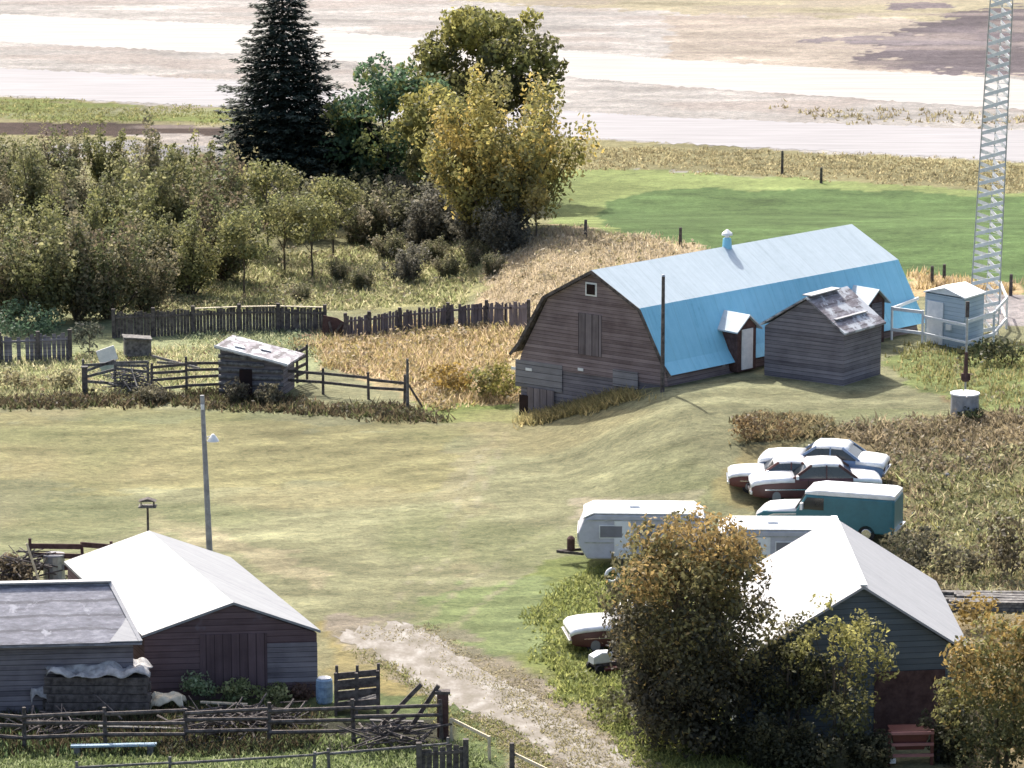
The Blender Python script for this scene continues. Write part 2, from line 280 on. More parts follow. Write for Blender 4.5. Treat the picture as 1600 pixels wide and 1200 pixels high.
# ---------------------------------------------------------------- ground
ZONES = [  # outline as seen in the photo, base colour, outline raggedness (px)
 ([(-900, -500), (2500, -500), (2500, 330), (-900, 185)], (.30, .285, .272), 3),
 ([(-900, -500), (2500, -500), (2500, 95), (1600, 40), (1040, 18), (480, -10), (-900, -40)], (.26, .235, .165), 6),
 ([(1040, 20), (2500, 60), (2500, 160), (1600, 128), (1300, 108), (1040, 95)], (.28, .245, .21), 8),
 ([(1330, 85), (1400, 60), (1500, 20), (1640, 0), (2500, 0), (2500, 150), (1640, 122), (1480, 112), (1340, 100)], (.105, .09, .10), 12),
 ([(1240, 62), (1420, 55), (1640, 70), (1640, 78), (1400, 74)], (.16, .14, .15), 5),
 ([(1380, 5), (1480, 2), (1490, 12), (1390, 16)], (.13, .11, .12), 4),
 ([(-900, 120), (0, 152), (380, 170), (900, 217), (1040, 225), (1600, 254), (2500, 295), (2500, 345), (1600, 300), (1040, 266), (860, 262), (380, 250), (-900, 250)], (.20, .185, .10), 3),
 ([(-900, 125), (0, 155), (380, 172), (380, 192), (0, 186), (-900, 180)], (.16, .19, .06), 3),
 ([(-200, 190), (0, 192), (180, 192), (380, 200), (380, 215), (180, 212), (-200, 210)], (.05, .035, .03), 2),
 ([(180, 208), (350, 214), (350, 232), (270, 222)], (.3, .27, .25), 3),
 ([(100, 222), (350, 226), (350, 262), (60, 262)], (.26, .25, .25), 6),
 ([(-900, 240), (860, 250), (860, 420), (700, 490), (-900, 500)], (.19, .185, .10), 8),
 ([(850, 262), (1040, 268), (1600, 300), (2500, 345), (2500, 460), (1600, 470), (1440, 440), (1100, 400), (860, 360)], (.18, .22, .085), 4),
 ([(935, 332), (950, 316), (1010, 300), (1100, 294), (1250, 296), (1600, 307), (2500, 350), (2500, 480), (1600, 458), (1440, 438), (1340, 420), (1100, 388), (1010, 368), (945, 352)], (.078, .125, .046), 3),
 ([(740, 395), (860, 352), (1010, 368), (1120, 392), (1240, 400), (1240, 500), (740, 500)], (.31, .25, .165), 9),
 ([(380, 395), (760, 395), (760, 440), (700, 480), (380, 485)], (.26, .25, .125), 9),
 ([(1425, 425), (1480, 432), (1600, 445), (1600, 462), (1540, 470), (1425, 460)], (.40, .30, .17), 4),
 ([(1540, 462), (1800, 470), (1800, 520), (1540, 505)], (.3, .275, .275), 4),
 ([(-400, 500), (500, 490), (500, 560), (460, 615), (-400, 625)], (.235, .255, .14), 8),
 ([(470, 540), (540, 515), (820, 490), (830, 625), (650, 630), (560, 600)], (.32, .26, .15), 6),
 ([(640, 628), (800, 628), (830, 660), (700, 660)], (.17, .21, .07), 5),
 ([(-400, 648), (300, 645), (520, 660), (700, 665), (700, 760), (250, 760), (-400, 740)], (.215, .203, .107), 22),
 ([(1420, 560), (2200, 540), (2200, 1300), (1520, 1300), (1430, 900), (1370, 760), (1290, 690), (1150, 690), (1180, 645), (1340, 665), (1500, 650)], (.205, .165, .095), 12),
 ([(1380, 700), (2200, 690), (2200, 900), (1450, 880)], (.20, .20, .095), 20),
 ([(1400, 545), (2000, 530), (2000, 640), (1540, 640), (1400, 590)], (.16, .19, .075), 12),
 ([(1150, 700), (1260, 690), (1180, 800), (1120, 780)], (.24, .21, .11), 10),
 ([(900, 780), (1120, 770), (1080, 800), (880, 815)], (.30, .27, .19), 10),
 ([(820, 900), (880, 870), (970, 880), (1100, 960), (1300, 1100), (1300, 1300), (1080, 1300), (960, 1180), (840, 1090), (800, 1020)], (.165, .195, .065), 14),
 ([(640, 930), (860, 900), (860, 1030), (760, 1040), (680, 985)], (.18, .22, .10), 18),
 ([(500, 975), (560, 972), (600, 1040), (700, 1110), (640, 1110), (500, 1060)], (.26, .22, .10), 8),
 ([(-300, 1085), (720, 1085), (840, 1300), (-300, 1300)], (.12, .15, .065), 8),
 ([(-300, 1120), (700, 1128), (720, 1168), (-300, 1185)], (.05, .05, .035), 5),
 ([(210, 785), (250, 800), (330, 830), (430, 860), (520, 900), (500, 915), (400, 880), (230, 820)], (.27, .245, .155), 10),
 ([(500, 1000), (520, 975), (620, 965), (710, 985), (790, 1040), (920, 1120), (1040, 1210), (1100, 1300), (860, 1300), (730, 1130), (640, 1060)], (.235, .205, .16), 14),
 ([(690, 700), (760, 690), (745, 760), (720, 900), (690, 890)], (.23, .215, .13), 14),
]
def rut(pts, wdt, c):
    n = len(pts); up_ = [(x-wdt, y) for x, y in pts]; dn_ = [(x+wdt, y) for x, y in pts][::-1]; ZONES.append((up_+dn_, c, 3))
rut([(560, 1000), (600, 960), (655, 880), (715, 780), (752, 710), (770, 672)], 3.5, (.25, .235, .155)); rut([(600, 985), (640, 950), (690, 880), (744, 785), (776, 715), (790, 672)], 3.5, (.25, .235, .155))
rut([(640, 985), (720, 920), (820, 850), (930, 800), (1080, 760)], 5, (.235, .225, .145)); rut([(700, 985), (780, 925), (870, 865), (960, 825)], 5, (.235, .225, .145))
BASEC = (.208, .207, .122)
def zone_color(X, Y):
    px, py = proj(X, Y, H(X, Y)); C = np.empty(X.shape+(3,)); C[:] = BASEC
    nx = (vnoise(X, Y, 3, 1)-.5)*2+(vnoise(X, Y, .9, 2)-.5)*1.4; ny = (vnoise(X, Y, 3, 3)-.5)*2+(vnoise(X, Y, .9, 4)-.5)*1.4
    for poly, c, rg in ZONES:
        m = inpoly(px+nx*rg*2.2, py+ny*rg, poly); C[m] = c
    return C, px, py
xs = np.concatenate([[-4000, -1500, -600, -300, -160], np.arange(-100, -44, 1.0), np.arange(-44, 44, .28), np.arange(44, 100, 1.0), [160, 300, 600, 1500, 4000]])
ys = np.concatenate([[-200, 0, 60], np.arange(85, 108, 1), np.arange(108, 215, .28), np.arange(215, 380, .6), [390, 420, 480, 600, 900, 1500, 3000, 6000]])
X, Y = np.meshgrid(xs, ys); Z = H(X, Y)
C, PX, PY = zone_color(X, Y)
near = (Y > 100) & (Y < 400)
lum = .80+.4*vnoise(X, Y*1.5, 6, 5)*1.0; C = C*lum[..., None]
# mown swaths and dry streaks in the grass (real patches of drier turf)
st = vnoise(X*.35+Y*.12, Y*1.3, 1.3, 8); C = C*(.86+.30*st)[..., None]
lw = ((PY > 560) & (PY < 1080))[..., None]
sw = np.sin((Y*.95-X*.32+5*vnoise(X, Y, 9, 40)+1.6*vnoise(X, Y, 2.5, 41))*2.1)*.5+.5; sw2 = vnoise(X*.22+Y*.1, Y*1.0-X*.3, .55, 42); C = np.where(lw, C*(.76+.22*sw+.34*sw2)[..., None], C)
gf = ((PY > 290) & (PY < 470) & (PX > 900))[..., None]; C = np.where(gf, C*(.72+.5*vnoise(X*.6, Y, 1.3, 60)**.8+.12*vnoise(X*.2, Y, 4, 61))[..., None], C)
fine = vnoise(X*.8, Y, .6, 43); C = C*(.86+.28*fine)[..., None]
fld = ((PY < 262) & (PY > -300))[..., None]; fs = vnoise(X*.25, Y, 2.2, 21)*.5+vnoise(X*.5, Y, .8, 22)*.3+vnoise(X, Y, 9, 23)*.3; C = np.where(fld, C*(.70+.55*fs)[..., None], C)
red_ = (sst(.5, .8, vnoise(X*.4, Y, 3, 24))*((PY < 200)))[..., None]; C = np.where(fld, C*(1-.5*red_)+np.array([.26, .22, .2])*.5*red_, C)
dry = sst(.52, .78, vnoise(X*.4, Y, 4.5, 9))[..., None]; lawn = ((PY > 640) & (PY < 1060))[..., None]
C = np.where(lawn, C*(1-dry*.55)+np.array([.265, .235, .13])*dry*.55, C)
grn = sst(.55, .8, vnoise(X, Y, 5, 12))[..., None]
C = np.where(lawn, C*(1-grn*.4)+np.array([.14, .165, .075])*grn*.4, C)
me = bpy.data.meshes.new('ground'); ny_, nx_ = X.shape
V = np.stack([X, Y, Z], -1).reshape(-1, 3).astype(np.float32); idx = np.arange(ny_*nx_).reshape(ny_, nx_)
F = np.stack([idx[:-1, :-1], idx[:-1, 1:], idx[1:, 1:], idx[1:, :-1]], -1).reshape(-1, 4).astype(np.int32)
me.vertices.add(len(V)); me.vertices.foreach_set('co', V.ravel()); me.loops.add(F.size); me.loops.foreach_set('vertex_index', F.ravel())
me.polygons.add(len(F)); me.polygons.foreach_set('loop_start', np.arange(0, F.size, 4, dtype=np.int32)); me.update(calc_edges=True); me.shade_smooth()
at = me.color_attributes.new('Col', 'FLOAT_COLOR', 'POINT'); cc = np.ones((len(V), 4), np.float32); cc[:, :3] = C.reshape(-1, 3); at.data.foreach_set('color', cc.ravel())
m, t, b = newmat('ground_cover'); L = t.links.new
a = nd(t, 'ShaderNodeAttribute', attribute_name='Col'); tc = nd(t, 'ShaderNodeTexCoord')
mp = nd(t, 'ShaderNodeMapping'); mp.inputs['Scale'].default_value = (.7, 1.0, 1); L(tc.outputs['Object'], mp.inputs['Vector'])
n1 = nd(t, 'ShaderNodeTexNoise', Scale=2.6, Detail=10, Roughness=.8, Distortion=.8); L(mp.outputs[0], n1.inputs['Vector'])
n2 = nd(t, 'ShaderNodeTexNoise', Scale=11, Detail=6, Roughness=.8); L(mp.outputs[0], n2.inputs['Vector'])
ad = nd(t, 'ShaderNodeMath', operation='MULTIPLY_ADD'); L(n2.outputs['Fac'], ad.inputs[0]); ad.inputs[1].default_value = .5; L(n1.outputs['Fac'], ad.inputs[2])
r = ramp(t, ad.outputs[0], [(.52, (.42, .44, .42)), (.75, (.98, .98, .98)), (.96, (1.62, 1.55, 1.42))])
mx = nd(t, 'ShaderNodeMix', data_type='RGBA', blend_type='MULTIPLY'); mx.inputs[0].default_value = 1; L(a.outputs['Color'], mx.inputs[6]); L(r.outputs[0], mx.inputs[7])
L(mx.outputs[2], b.inputs['Base Color']); b.inputs['Roughness'].default_value = .95; b.inputs['Specular IOR Level'].default_value = .1; bump(t, b, ad.outputs[0], .9, .14)
me.materials.append(m); go = bpy.data.objects.new('ground', me); COL.objects.link(go); tag(go, kind='structure')
# roads and drive: sheets a few mm above the ground
M['road'] = noisy('pale_asphalt', (.215, .21, .218), (.285, .277, .287), (.12, 1.6, 1), .9, 6, bst=.1)
M['road2'] = noisy('pale_gravel_road', (.26, .247, .236), (.34, .325, .31), (.10, 1.6, 1), .9, 6, bst=.1)
M['dirt'] = noisy('dirt_track', (.15, .135, .105), (.21, .19, .165), (1.6, .9, 1), .95, 10, bst=.5, bd=.04, c3=(.31, .295, .27))
def strip(name, top, bot, mat, lift=.012):
    """ribbon between two pixel polylines with matching x"""
    mb = MB(); T = []; B = []
    for k in range(len(top)-1):
        for s in np.linspace(0, 1, 90, endpoint=False):
            T.append(P(*(np.array(top[k])*(1-s)+np.array(top[k+1])*s+[0, R.gauss(0, .9)]))); B.append(P(*(np.array(bot[k])*(1-s)+np.array(bot[k+1])*s+[0, R.gauss(0, .9)])))
    for i in range(len(T)-1):
        q = [T[i], B[i], B[i+1], T[i+1]]; mb.poly([(a, b_, H(a, b_)+lift) for a, b_, _ in q])
    return tag(link(name, mb, mat), kind='structure')
strip('highway', [(-700, 72), (0, 106), (400, 128), (900, 174), (1040, 183), (1600, 204), (2300, 232)], [(-700, 112), (0, 149), (400, 170), (900, 214), (1040, 223), (1600, 252), (2300, 290)], M['road'])
strip('highway_far_lane', [(-700, -10), (0, 22), (400, 40), (900, 80), (1040, 92), (1600, 124), (2300, 160)], [(-700, 28), (0, 66), (400, 86), (900, 122), (1040, 134), (1600, 172), (2300, 215)], M['road2'])
def ragged(poly, step=6, amp=4):
    out = []
    for i in range(len(poly)):
        p, q = np.array(poly[i], float), np.array(poly[(i+1) % len(poly)], float); n = max(1, int(np.linalg.norm(q-p)/step))
        for k in range(n): out.append(tuple(p+(q-p)*k/n+np.array([R.uniform(-amp, amp), R.uniform(-amp, amp)*.7])))
    return out
def sheet(name, poly, mat, lift=.008):
    me = MB(); me.poly([(lambda g: (g[0], g[1], g[2]+lift))(G(*p)) for p in poly]); return tag(link(name, me, mat), kind='structure')
sheet('dirt_drive', ragged([(520, 992), (570, 980), (620, 974), (670, 984), (745, 1045), (870, 1108), (985, 1185), (1040, 1240), (930, 1240), (880, 1190), (790, 1130), (690, 1100), (630, 1050), (580, 1020)], 5, 8), M['dirt'])
# ---------------------------------------------------------------- grass and weeds (stuff)
def scatter(poly, n):
    """n random world points on the ground inside a pixel outline, even in plan"""
    xs_ = [p[0] for p in poly]; ys_ = [p[1] for p in poly]
    cs = np.array([P(x, y) for x in (min(xs_), max(xs_)) for y in (min(ys_), max(ys_))]); lo = cs.min(0)-1; hi = cs.max(0)+4; lo[1] -= 11*(lo[1] > 140); lo[0] -= 1; out = []
    tot = 0
    for _ in range(200):
        q = rng.uniform(lo[:2], hi[:2], (n*3, 2)); h = H(q[:, 0], q[:, 1]); a, b_ = proj(q[:, 0], q[:, 1], h); a = a+rng.normal(0, 9, a.shape)+(vnoise(q[:, 0], q[:, 1], 2.5, 30)-.5)*50; b_ = b_+rng.normal(0, 2.5, a.shape)+(vnoise(q[:, 0], q[:, 1], 2.5, 31)-.5)*14; m_ = inpoly(a, b_, poly)
        out.append(np.column_stack([q[m_], h[m_]])); tot += m_.sum()
        if tot >= n: break
    return np.concatenate(out)[:n]
def blades(pts, h0, h1, wd, cols, per=1, lean=.5, clump=None):
    """thin upright triangles; returns verts, cols"""
    n = len(pts)*per; base = np.repeat(pts, per, 0).copy()
    if per > 1: base[:, :2] += rng.normal(0, clump or .12, (n, 2))
    hh = rng.uniform(h0, h1, n)*np.repeat(rng.uniform(.7, 1.2, len(pts)), per); az = rng.uniform(0, 2*np.pi, n); wv = np.column_stack([np.cos(az), np.sin(az), np.zeros(n)])*wd*rng.uniform(.6, 1.4, (n, 1))
    tip = base+np.column_stack([rng.normal(0, lean, n)*hh, rng.normal(0, lean, n)*hh, hh])
    Vv = np.stack([base-wv, base+wv, tip], 1).reshape(-1, 3)
    cols = np.array(cols); ci = np.repeat(rng.integers(0, len(cols), len(pts)), per); c = cols[ci]*rng.uniform(.75, 1.35, (n, 1))*1.15; return Vv, np.repeat(c, 3, 0)
def grass(name, label, specs):
    Vs = []; Cs = []
    for poly, n, h0, h1, wd, cols, per, lean in specs:
        v, c = blades(scatter(poly, n), h0, h1, wd, cols, per, lean); Vs.append(v); Cs.append(c)
    o = npmesh(name, np.concatenate(Vs), 3, M['grass'], np.concatenate(Cs)); return tag(o, label, 'grass', kind='stuff')
gold = [(.38, .30, .16), (.44, .36, .23), (.31, .24, .12), (.38, .29, .2)]
olive = [(.20, .19, .08), (.15, .15, .06), (.27, .24, .12)]
pale = [(.36, .35, .2), (.28, .3, .15), (.42, .38, .24)]
brown = [(.23, .19, .12), (.16, .135, .085), (.29, .24, .16)]
dark = [(.06, .05, .03), (.09, .07, .045), (.07, .08, .035)]
grass('tall_golden_grass', 'tall golden grass between the corral rails and the barn', [
 ([(480, 545), (545, 520), (700, 505), (815, 500), (800, 560), (800, 628), (660, 632), (640, 600), (560, 590)], 4500, .15, .5, .04, gold+[(.5, .4, .26), (.3, .27, .1)], 3, .5)])
grass('bank_grass', 'strip of tall tan grass at the foot of the barn bank', [
 ([(818, 662), (850, 640), (1000, 610), (1015, 622), (920, 648), (840, 664)], 1500, .2, .45, .035, [(.36, .3, .15), (.28, .25, .12)], 3, .6)])
grass('tan_grass', 'pinkish tan dry grass behind the barn', [
 ([(740, 470), (780, 400), (860, 360), (1010, 368), (1120, 395), (1000, 440), (830, 482)], 2800, .1, .3, .04, [(.38, .32, .22), (.33, .28, .18), (.42, .36, .27)], 3, .3),
 ([(1425, 430), (1480, 436), (1600, 448), (1600, 460), (1430, 455)], 500, .2, .4, .05, gold, 3, .3)])
grass('dark_weeds', 'band of dark weeds along the foot of the corral rails', [
 ([(-20, 622), (330, 616), (480, 628), (640, 636), (690, 652), (600, 655), (450, 645), (330, 636), (150, 638), (-20, 640)], 1600, .15, .4, .05, dark+[(.12, .1, .06)], 3, .6)])
grass('corral_weeds', 'pale leafy weeds inside the old corral', [
 ([(-20, 565), (130, 560), (340, 540), (340, 610), (130, 620), (-20, 622)], 2500, .12, .35, .045, pale, 3, .6),
 ([(250, 520), (480, 510), (560, 520), (480, 560), (350, 545)], 1500, .1, .3, .045, [(.25, .28, .16), (.32, .33, .21)], 3, .6)])
grass('meadow_grass', 'rough olive meadow grass behind the board fence', [
 ([(340, 400), (760, 380), (740, 440), (700, 480), (330, 484), (200, 490)], 4500, .12, .4, .05, pale+[(.24, .26, .12), (.2, .2, .1)], 3, .6)])
grass('brown_weeds', 'brown and olive weeds on the rough ground around the parked cars', [
 ([(1150, 655), (1300, 660), (1290, 690), (1160, 690)], 700, .15, .4, .045, [(.26, .21, .12), (.18, .16, .09)], 3, .7),
 ([(1300, 668), (1500, 652), (1700, 620), (1700, 740), (1400, 740), (1370, 700)], 1000, .15, .45, .045, brown, 3, .6),
 ([(1400, 740), (1700, 730), (1700, 960), (1500, 940), (1420, 880)], 1200, .15, .5, .045, olive+pale+brown, 3, .6),
 ([(1400, 545), (1700, 530), (1700, 610), (1540, 640), (1440, 600)], 1200, .1, .3, .04, olive, 3, .3)])
grass('rank_green_grass', 'long bright green grass between the drive and the dark tree', [
 ([(830, 940), (900, 890), (980, 890), (1120, 960), (1260, 1180), (1260, 1260), (1060, 1240), (940, 1150), (850, 1080)], 6000, .08, .25, .045, [(.2, .22, .07), (.26, .27, .1), (.15, .17, .06)], 3, .6)])
grass('drive_grass', 'sparse dry grass on the crown and edges of the dirt drive', [
 ([(560, 985), (680, 975), (800, 1050), (1000, 1180), (1060, 1240), (1000, 1240), (860, 1110), (740, 1050), (660, 1000), (600, 1000)], 800, .03, .1, .03, [(.24, .21, .12), (.3, .27, .18)], 3, 1),
 ([(700, 1030), (800, 1080), (940, 1180), (1000, 1240), (920, 1240), (850, 1150), (720, 1060)], 1100, .04, .12, .03, [(.22, .2, .11), (.28, .25, .15)], 3, .9),
 ([(560, 1010), (620, 1040), (700, 1100), (800, 1140), (900, 1240), (850, 1240), (740, 1150), (640, 1080)], 1200, .04, .14, .03, [(.24, .22, .11), (.18, .19, .08)], 3, .9)])
grass('pen_weeds', 'dark nettles and green grass in the foreground rail pen', [
 ([(180, 1112), (500, 1118), (500, 1165), (250, 1180), (150, 1160)], 1800, .2, .5, .04, dark+[(.1, .12, .06)], 3, .6),
 ([(-30, 1130), (720, 1165), (780, 1230), (-30, 1230)], 4500, .06, .2, .045, [(.17, .21, .09), (.12, .15, .06), (.25, .28, .15)], 3, .4),
 ([(-30, 1115), (200, 1118), (200, 1180), (-30, 1180)], 1500, .1, .4, .05, dark+[(.12, .17, .08)], 3, .35)])
grass('verge_grass', 'rough dry grass along the highway verge', [
 ([(860, 225), (1040, 232), (1640, 262), (1640, 300), (1040, 264), (860, 262)], 3500, .06, .22, .06, [(.26, .23, .13), (.34, .3, .18), (.2, .17, .1)], 3, .5),
 ([(-20, 156), (400, 172), (400, 192), (-20, 186)], 1200, .06, .2, .06, [(.18, .19, .08), (.22, .21, .1)], 3, .5),
 ([(1200, 168), (1340, 175), (1640, 186), (1640, 200), (1300, 190)], 260, .1, .35, .07, [(.3, .27, .17), (.2, .17, .1)], 3, .5)])
# ---------------------------------------------------------------- trees
def leafcloud(clumps, nper, size, cols, squash=.8, var=.22):
    """clumps: list of (centre, radius, colourindex weight); returns quads"""
    Vs = []; Cs = []; cols = np.array(cols)
    for c, r_, ci in clumps:
        n = max(4, int(nper*(r_**1.6)*R.uniform(.7, 1.3)))
        d = rng.normal(0, 1, (n, 3)); d /= np.linalg.norm(d, axis=1)[:, None]; rad = r_*rng.uniform(.35, 1.08, (n, 1))**.6
        p = np.array(c)+d*rad*np.array([1, 1, squash])
        nrm = d+rng.normal(0, .7, (n, 3)); nrm /= np.linalg.norm(nrm, axis=1)[:, None]
        a_ = np.cross(nrm, rng.normal(0, 1, (n, 3))); a_ /= np.linalg.norm(a_, axis=1)[:, None]; b_ = np.cross(nrm, a_)
        s = size*rng.uniform(.55, 1.4, (n, 1)); 
        q = np.stack([p-a_*s, p-b_*s*.55, p+a_*s, p+b_*s*.55], 1).reshape(-1, 3); Vs.append(q)
        col = cols[ci]*(1+rng.normal(0, var, (n, 1))).clip(.4, 1.8); mixc = rng.random((n, 1)) < .18; col = np.where(mixc, cols[rng.integers(0, len(cols), n)], col)
        Cs.append(np.repeat(col, 4, 0))
    return np.concatenate(Vs), np.concatenate(Cs)
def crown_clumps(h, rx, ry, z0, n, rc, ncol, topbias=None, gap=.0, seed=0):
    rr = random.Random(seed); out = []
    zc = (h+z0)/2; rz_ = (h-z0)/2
    for i in range(n):
        while 1:
            p = np.array([rr.uniform(-1, 1) for _ in range(3)]); l = np.linalg.norm(p)
            if l <= 1 and l > .45: break
        r_ = rc*rr.uniform(.55, 1.25)
        c = (p[0]*rx*.9, p[1]*ry*.9, zc+p[2]*(rz_-rc*.5))
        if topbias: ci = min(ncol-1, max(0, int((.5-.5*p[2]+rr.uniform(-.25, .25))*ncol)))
        else: ci = rr.randrange(ncol)
        out.append((c, r_, ci))
    return out
def trunk_mb(h, r0, clumps, nl=7, stems=1, spread=0.0):
    mb = MB(); rr = random.Random(int(h*100)+len(clumps))
    for s in range(stems):
        a_ = 2*math.pi*s/max(1, stems)+rr.uniform(0, 1); bx = spread*.25*math.cos(a_); by = spread*.25*math.sin(a_); tx, ty = spread*math.cos(a_), spread*math.sin(a_)
        p = np.array([bx, by, -.1]); top = np.array([tx, ty, h*.72]); prev = p; N = 5
        for k in range(1, N+1):
            q = p+(top-p)*k/N+np.array([rr.uniform(-.12, .12), rr.uniform(-.12, .12), 0])*h*.06; mb.tube(prev, q, r0*(1-.75*(k-1)/N), r0*(1-.75*k/N), 7, False); prev = q
        for k in range(nl):
            c = rr.choice(clumps)[0]; f = rr.uniform(.25, .8); st_ = p+(top-p)*f; mid = (st_+np.array(c))/2+np.array([0, 0, .08*h*rr.random()])
            if c[2] < st_[2]: continue
            mb.tube(st_, mid, r0*.38, r0*.25, 5, False); mb.tube(mid, c, r0*.25, r0*.08, 5, False)
    return mb
def tree(name, label, cat, base, h, rx, z0, n, rc, cols, nper=90, leaf=.16, r0=.16, stems=1, spread=0., seed=1, top=False, ry=None, group=None, rz=0, extra=None, nl=7):
    t_ = thing(name, label, cat, base, rz, group)
    cl = crown_clumps(h, rx, ry or rx, z0, n, rc, len(cols), top, seed=seed)
    if extra: cl += extra
    v, c = leafcloud(cl, nper, leaf, cols)
    npmesh('crown', v, 4, M['leaf'], c, t_)
    link('trunk', trunk_mb(h, r0, cl, nl, stems, spread), M['bark'], t_, smooth=True)
    return t_
def spruce(name, label, base, h, rb, cols, seed, tiers=34, group=None):
    t_ = thing(name, label, 'tree', base, 0, group); rr = np.random.default_rng(seed); Vs = []; Cs = []; cols = np.array(cols)
    for k in range(tiers):
        f = k/(tiers-1); z = .5+f*(h-.7); rad = rb*(1-f)**.74*(.82+.3*rr.random())+.12
        nb = max(8, int(30*(1-f)+8))
        for j in range(nb):
            az = 2*math.pi*(j+rr.random())/nb; L_ = rad*rr.uniform(.62, 1.18); out = np.array([math.cos(az), math.sin(az), 0]); side = np.array([-out[1], out[0], 0])
            m_ = max(8, int(L_*24)); s = rr.random(m_)**.7; droop = -.32*s*L_*(1-.5*f)+.12*L_*s**3
            p = out*(s*L_)[:, None]+np.array([0, 0, z]); p[:, 2] += droop+rr.normal(0, .06, m_); wdt = (.42*L_*(1-s)+.14)
            p += side*(rr.uniform(-1, 1, m_)*wdt)[:, None]
            l = rr.uniform(.18, .36, m_)[:, None]; dirv = out+side*rr.uniform(-.8, .8, (m_, 1))+np.array([0, 0, 1])*rr.uniform(-.45, .25, (m_, 1)); wv = np.cross(dirv, [0, 0, 1.]); wv /= np.linalg.norm(wv, axis=1)[:, None]; wv = wv*.09+np.array([0, 0, 1])*rr.uniform(-.06, .06, (m_, 1))
            q = np.stack([p-wv, p+wv, p+dirv*l], 1).reshape(-1, 3); Vs.append(q); c = cols[rr.integers(0, len(cols), m_)]*rr.uniform(.7, 1.3, (m_, 1)); Cs.append(np.repeat(c, 3, 0))
    npmesh('crown', np.concatenate(Vs), 3, M['needle'], np.concatenate(Cs), t_)
    link('trunk', MB().tube((0, 0, -.1), (0, 0, h*.92), .26, .04, 8), M['bark'], t_); return t_
A3 = lambda p: (float(p[0]), float(p[1]), float(p[2]))
def sprays(h, rx, n, cr, ncol, seed, low=.22, taper=.65, hv=.68):
    rr = random.Random(seed); out = []; lines = []
    for i in range(n):
        a_ = rr.uniform(0, 6.283); r_ = rx*math.sqrt(rr.uniform(.02, 1)); hh = h*rr.uniform(hv, 1.08 if hv < .8 else 1.0)*(1-.42*(r_/rx)**2); ci = rr.randrange(ncol); m_ = 8; lines.append((a_, r_, hh))
        for k in range(m_):
            f = low+(1-low)*(k+rr.random())/m_; b_ = f**.75
            out.append(((r_*b_*math.cos(a_)+rr.gauss(0, .12), r_*b_*math.sin(a_)+rr.gauss(0, .12), hh*f), cr*(1.15-taper*f)*rr.uniform(.7, 1.3), ci if rr.random() < .7 else rr.randrange(ncol)))
    return out, lines
def spray_tree(name, label, cat, base, h, rx, n, cr, cols, nper, leaf, r0, seed, group=None, low=.22, taper=.65, hv=.68):
    t_ = thing(name, label, cat, base, 0, group); cl, ln = sprays(h, rx, n, cr, len(cols), seed, low, taper, hv); v_, c_ = leafcloud(cl, nper, leaf, cols, squash=1.35); npmesh('crown', v_, 4, M['leaf'], c_, t_)
    mb = MB()
    for a_, r_, hh in ln[:max(6, n//2)]:
        pv = np.array([.1*math.cos(a_), .1*math.sin(a_), -.1])
        for k in range(1, 5): f = k/4*.85; q = np.array([r_*f**.75*math.cos(a_), r_*f**.75*math.sin(a_), hh*f]); mb.tube(pv, q, r0*(1.1-f), r0*(1-f)+.006, 5, False); pv = q
    link('trunk', mb, M['bark'], t_, smooth=True); return t_
GR = [(.055, .075, .025), (.09, .10, .035), (.13, .13, .05), (.07, .065, .03)]
spruce('spruce_tree', 'tall dark pointed spruce, the tallest conifer behind the thicket', A3(G(445, 318)), 15.2, 5.1, [(.036, .052, .04), (.052, .072, .052), (.04, .05, .04)], 3, tiers=38)
spruce('spruce_tree', 'short wide dark spruce tucked against the right foot of the tall spruce', A3(G(560, 318)), 6.0, 4.2, [(.02, .032, .022), (.028, .044, .028)], 4, tiers=24)
tree('broadleaf_tree', 'blue green leafy tree just right of the tall spruce', 'tree', A3(G(608, 325)), 9.6, 4.0, 1.0, 90, 1.05, [(.14, .22, .12), (.09, .15, .08), (.2, .22, .08), (.07, .12, .07)], 120, .17, .18, seed=5)
tree('broadleaf_tree', 'tallest round-crowned tree with sunlit tops painted lighter olive behind the yellow tree', 'tree', A3(G(765, 305)), 12.4, 4.7, 4.2, 100, 1.0, [(.36, .34, .12), (.22, .22, .08), (.13, .13, .055), (.08, .075, .035)], 190, .18, .25, seed=6, top=True)  # lighter leaf colours towards the top paint in the sunlight
spray_tree('broadleaf_tree', 'big multi-stemmed tree with yellow autumn crown beside the green field', 'tree', A3(G(790, 372)), 9.7, 5.0, 70, .7, [(.54, .42, .14), (.44, .38, .13), (.30, .28, .10), (.22, .21, .09)], 85, .14, .13, 8, low=.3, taper=.3, hv=.72)
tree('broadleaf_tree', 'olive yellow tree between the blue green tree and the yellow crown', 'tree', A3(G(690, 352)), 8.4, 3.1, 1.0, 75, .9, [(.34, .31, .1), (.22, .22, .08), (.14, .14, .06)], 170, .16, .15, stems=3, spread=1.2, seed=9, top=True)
tree('sapling', 'slender yellowish sapling standing right of the dark bushes', 'tree', A3(G(838, 372)), 3.6, 1.0, .8, 16, .5, [(.34, .28, .1), (.24, .2, .09)], 110, .13, .06, seed=10)
